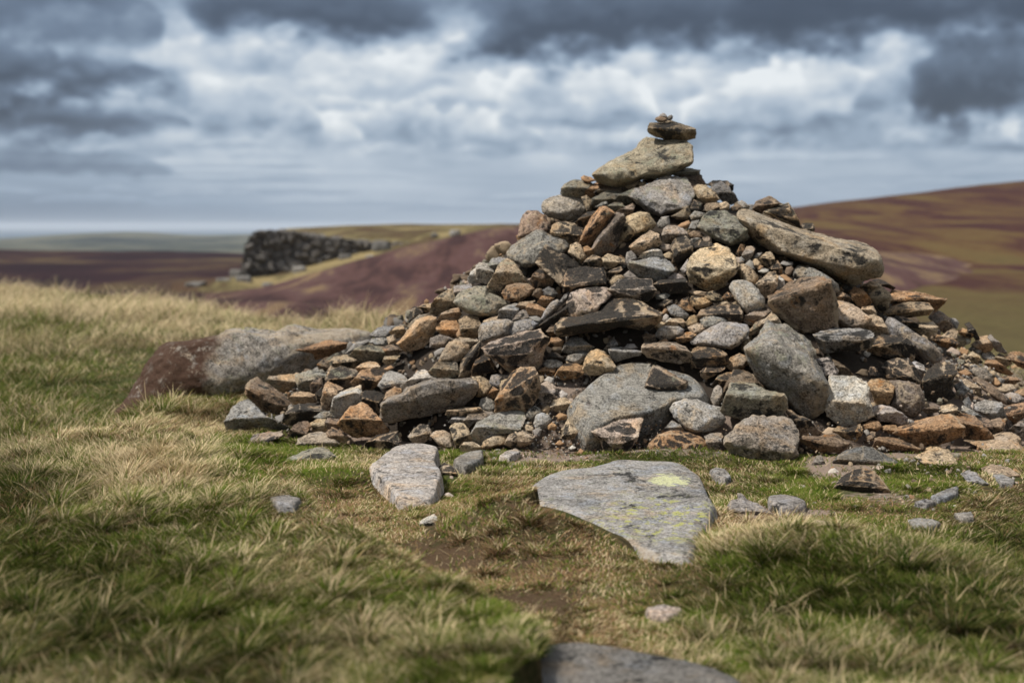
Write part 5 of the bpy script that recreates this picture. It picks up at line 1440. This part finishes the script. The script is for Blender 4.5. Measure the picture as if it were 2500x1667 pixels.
im = bpy.data.images.new('cloud_deck', L_.shape[1], L_.shape[0], float_buffer=True, is_data=True)
px_ = np.ones(L_.shape + (4,), np.float32); px_[..., :3] = np.clip(L_, 0, 1.05)[..., None]
im.pixels.foreach_set(px_.ravel()); im.update()
uv_ = nt.new('ShaderNodeCombineXYZ', inputs={0: nt.math('ADD', nt.math('MULTIPLY', az, .5 / AZM), .5), 1: nt.math('MULTIPLY', el, 1 / ELM), 2: 0.0}).outputs[0]
ti = nt.new('ShaderNodeTexImage', image=im, extension='EXTEND', interpolation='Linear'); nt.l.new(uv_, ti.inputs[0])
hi = nt.ramp(nt.math('MAXIMUM', nt.math('MULTIPLY', nt.math('ABSOLUTE', az), .5), el), .24, .40)          # away from the picture: plain overcast
B = nt.math('ADD', nt.math('MULTIPLY', ti.outputs[0], nt.math('SUBTRACT', 1.0, hi)), nt.math('MULTIPLY', hi, .66))
cr = nt.new('ShaderNodeValToRGB'); nt.l.new(B, cr.inputs[0]); R_ = cr.color_ramp
R_.elements[0].position = .02; R_.elements[0].color = (.026, .036, .060, 1)
R_.elements[1].position = 1.0; R_.elements[1].color = (.84, .88, .91, 1)
for p, c in [(.20, (.060, .080, .122)), (.40, (.160, .215, .305)), (.58, (.31, .395, .51)), (.74, (.48, .56, .66)), (.88, (.67, .725, .78))]:
    e = R_.elements.new(p); e.color = (*c, 1)
cl = cr.outputs[0]
cl = nt.mix(nt.math('MULTIPLY', nt.ramp(el, .030, -.004), .40), cl, (.19, .285, .42, 1))       # clear blue air low down
up = nt.math('ADD', 1.0, nt.math('MULTIPLY', nt.ramp(el, .2, 1.0), .6))
cl = nt.mix(1.0, cl, nt.new('ShaderNodeCombineColor', inputs={0: up, 1: up, 2: up}).outputs[0], 'MULTIPLY')
skc = nt.mix(1.0, sk.outputs[0], (.10, .10, .10, 1), 'MULTIPLY')
cl = nt.mix(nt.math('MULTIPLY', hi, .8), cl, nt.mix(1.0, (.33, .328, .32, 1), nt.new('ShaderNodeCombineColor', inputs={0: up, 1: up, 2: up}).outputs[0], 'MULTIPLY'))
fin = nt.mix(.93, skc, cl)
nt.l.new(fin, bg.inputs[0]); bg.inputs[1].default_value = 1.0
W.cycles.sampling_method = 'MANUAL'; W.cycles.sample_map_resolution = 1024

sl = bpy.data.lights.new('sun', 'SUN'); sl.energy = 5.0; sl.angle = math.radians(5); sl.color = (1, .93, .83)
so = bpy.data.objects.new('sun', sl); COL.objects.link(so); so.location = (0, 0, 30)
sd = Vector((math.sin(SUN_AZ) * math.cos(SUN_EL), math.cos(SUN_AZ) * math.cos(SUN_EL), math.sin(SUN_EL)))
so.rotation_euler = sd.to_track_quat('Z', 'Y').to_euler()

HAZE = 0.9e-4
if HAZE:
    V = np.array([[a, b_, c_] for a in (-13000, 13000) for b_ in (-3000, 31000) for c_ in (-48, 40)], float)
    F = np.array([[0, 1, 3, 2], [4, 6, 7, 5], [0, 4, 5, 1], [2, 3, 7, 6], [0, 2, 6, 4], [1, 5, 7, 3]])
    m = bpy.data.materials.new('pale_air'); m.use_nodes = True; n_ = NT(m.node_tree); n_.n.clear()
    o_ = n_.new('ShaderNodeOutputMaterial'); pv = n_.new('ShaderNodeVolumePrincipled')
    pv.inputs['Color'].default_value = (.80, .88, 1.0, 1); pv.inputs['Density'].default_value = HAZE; pv.inputs['Anisotropy'].default_value = .0
    n_.l.new(pv.outputs[0], o_.inputs['Volume'])
    ob = mesh_object('haze', V, F, m, origin=(0, 0, 0), smooth=False); ob['kind'] = 'stuff'

# ------------------------------------------------------------------ camera and render settings
cd = bpy.data.cameras.new('camera'); co = bpy.data.objects.new('camera', cd); COL.objects.link(co)
cd.lens = 50; cd.sensor_width = 36; cd.clip_start = .05; cd.clip_end = 60000
co.location = CAM; co.rotation_euler = (math.pi / 2 - PITCH, 0, 0)
cd.dof.use_dof = True; cd.dof.focus_distance = 6.2; cd.dof.aperture_fstop = 2.1; cd.dof.aperture_blades = 9
SC.camera = co
SC.render.engine = 'CYCLES'
SC.cycles.use_denoising = True
SC.cycles.max_bounces = 6; SC.cycles.diffuse_bounces = 3; SC.cycles.volume_bounces = 1; SC.cycles.transparent_max_bounces = 4
SC.cycles.use_adaptive_sampling = False
SC.cycles.sample_clamp_indirect = 6
SC.view_settings.view_transform = 'Standard'; SC.view_settings.look = 'None'; SC.view_settings.exposure = 0.0; SC.view_settings.gamma = 1
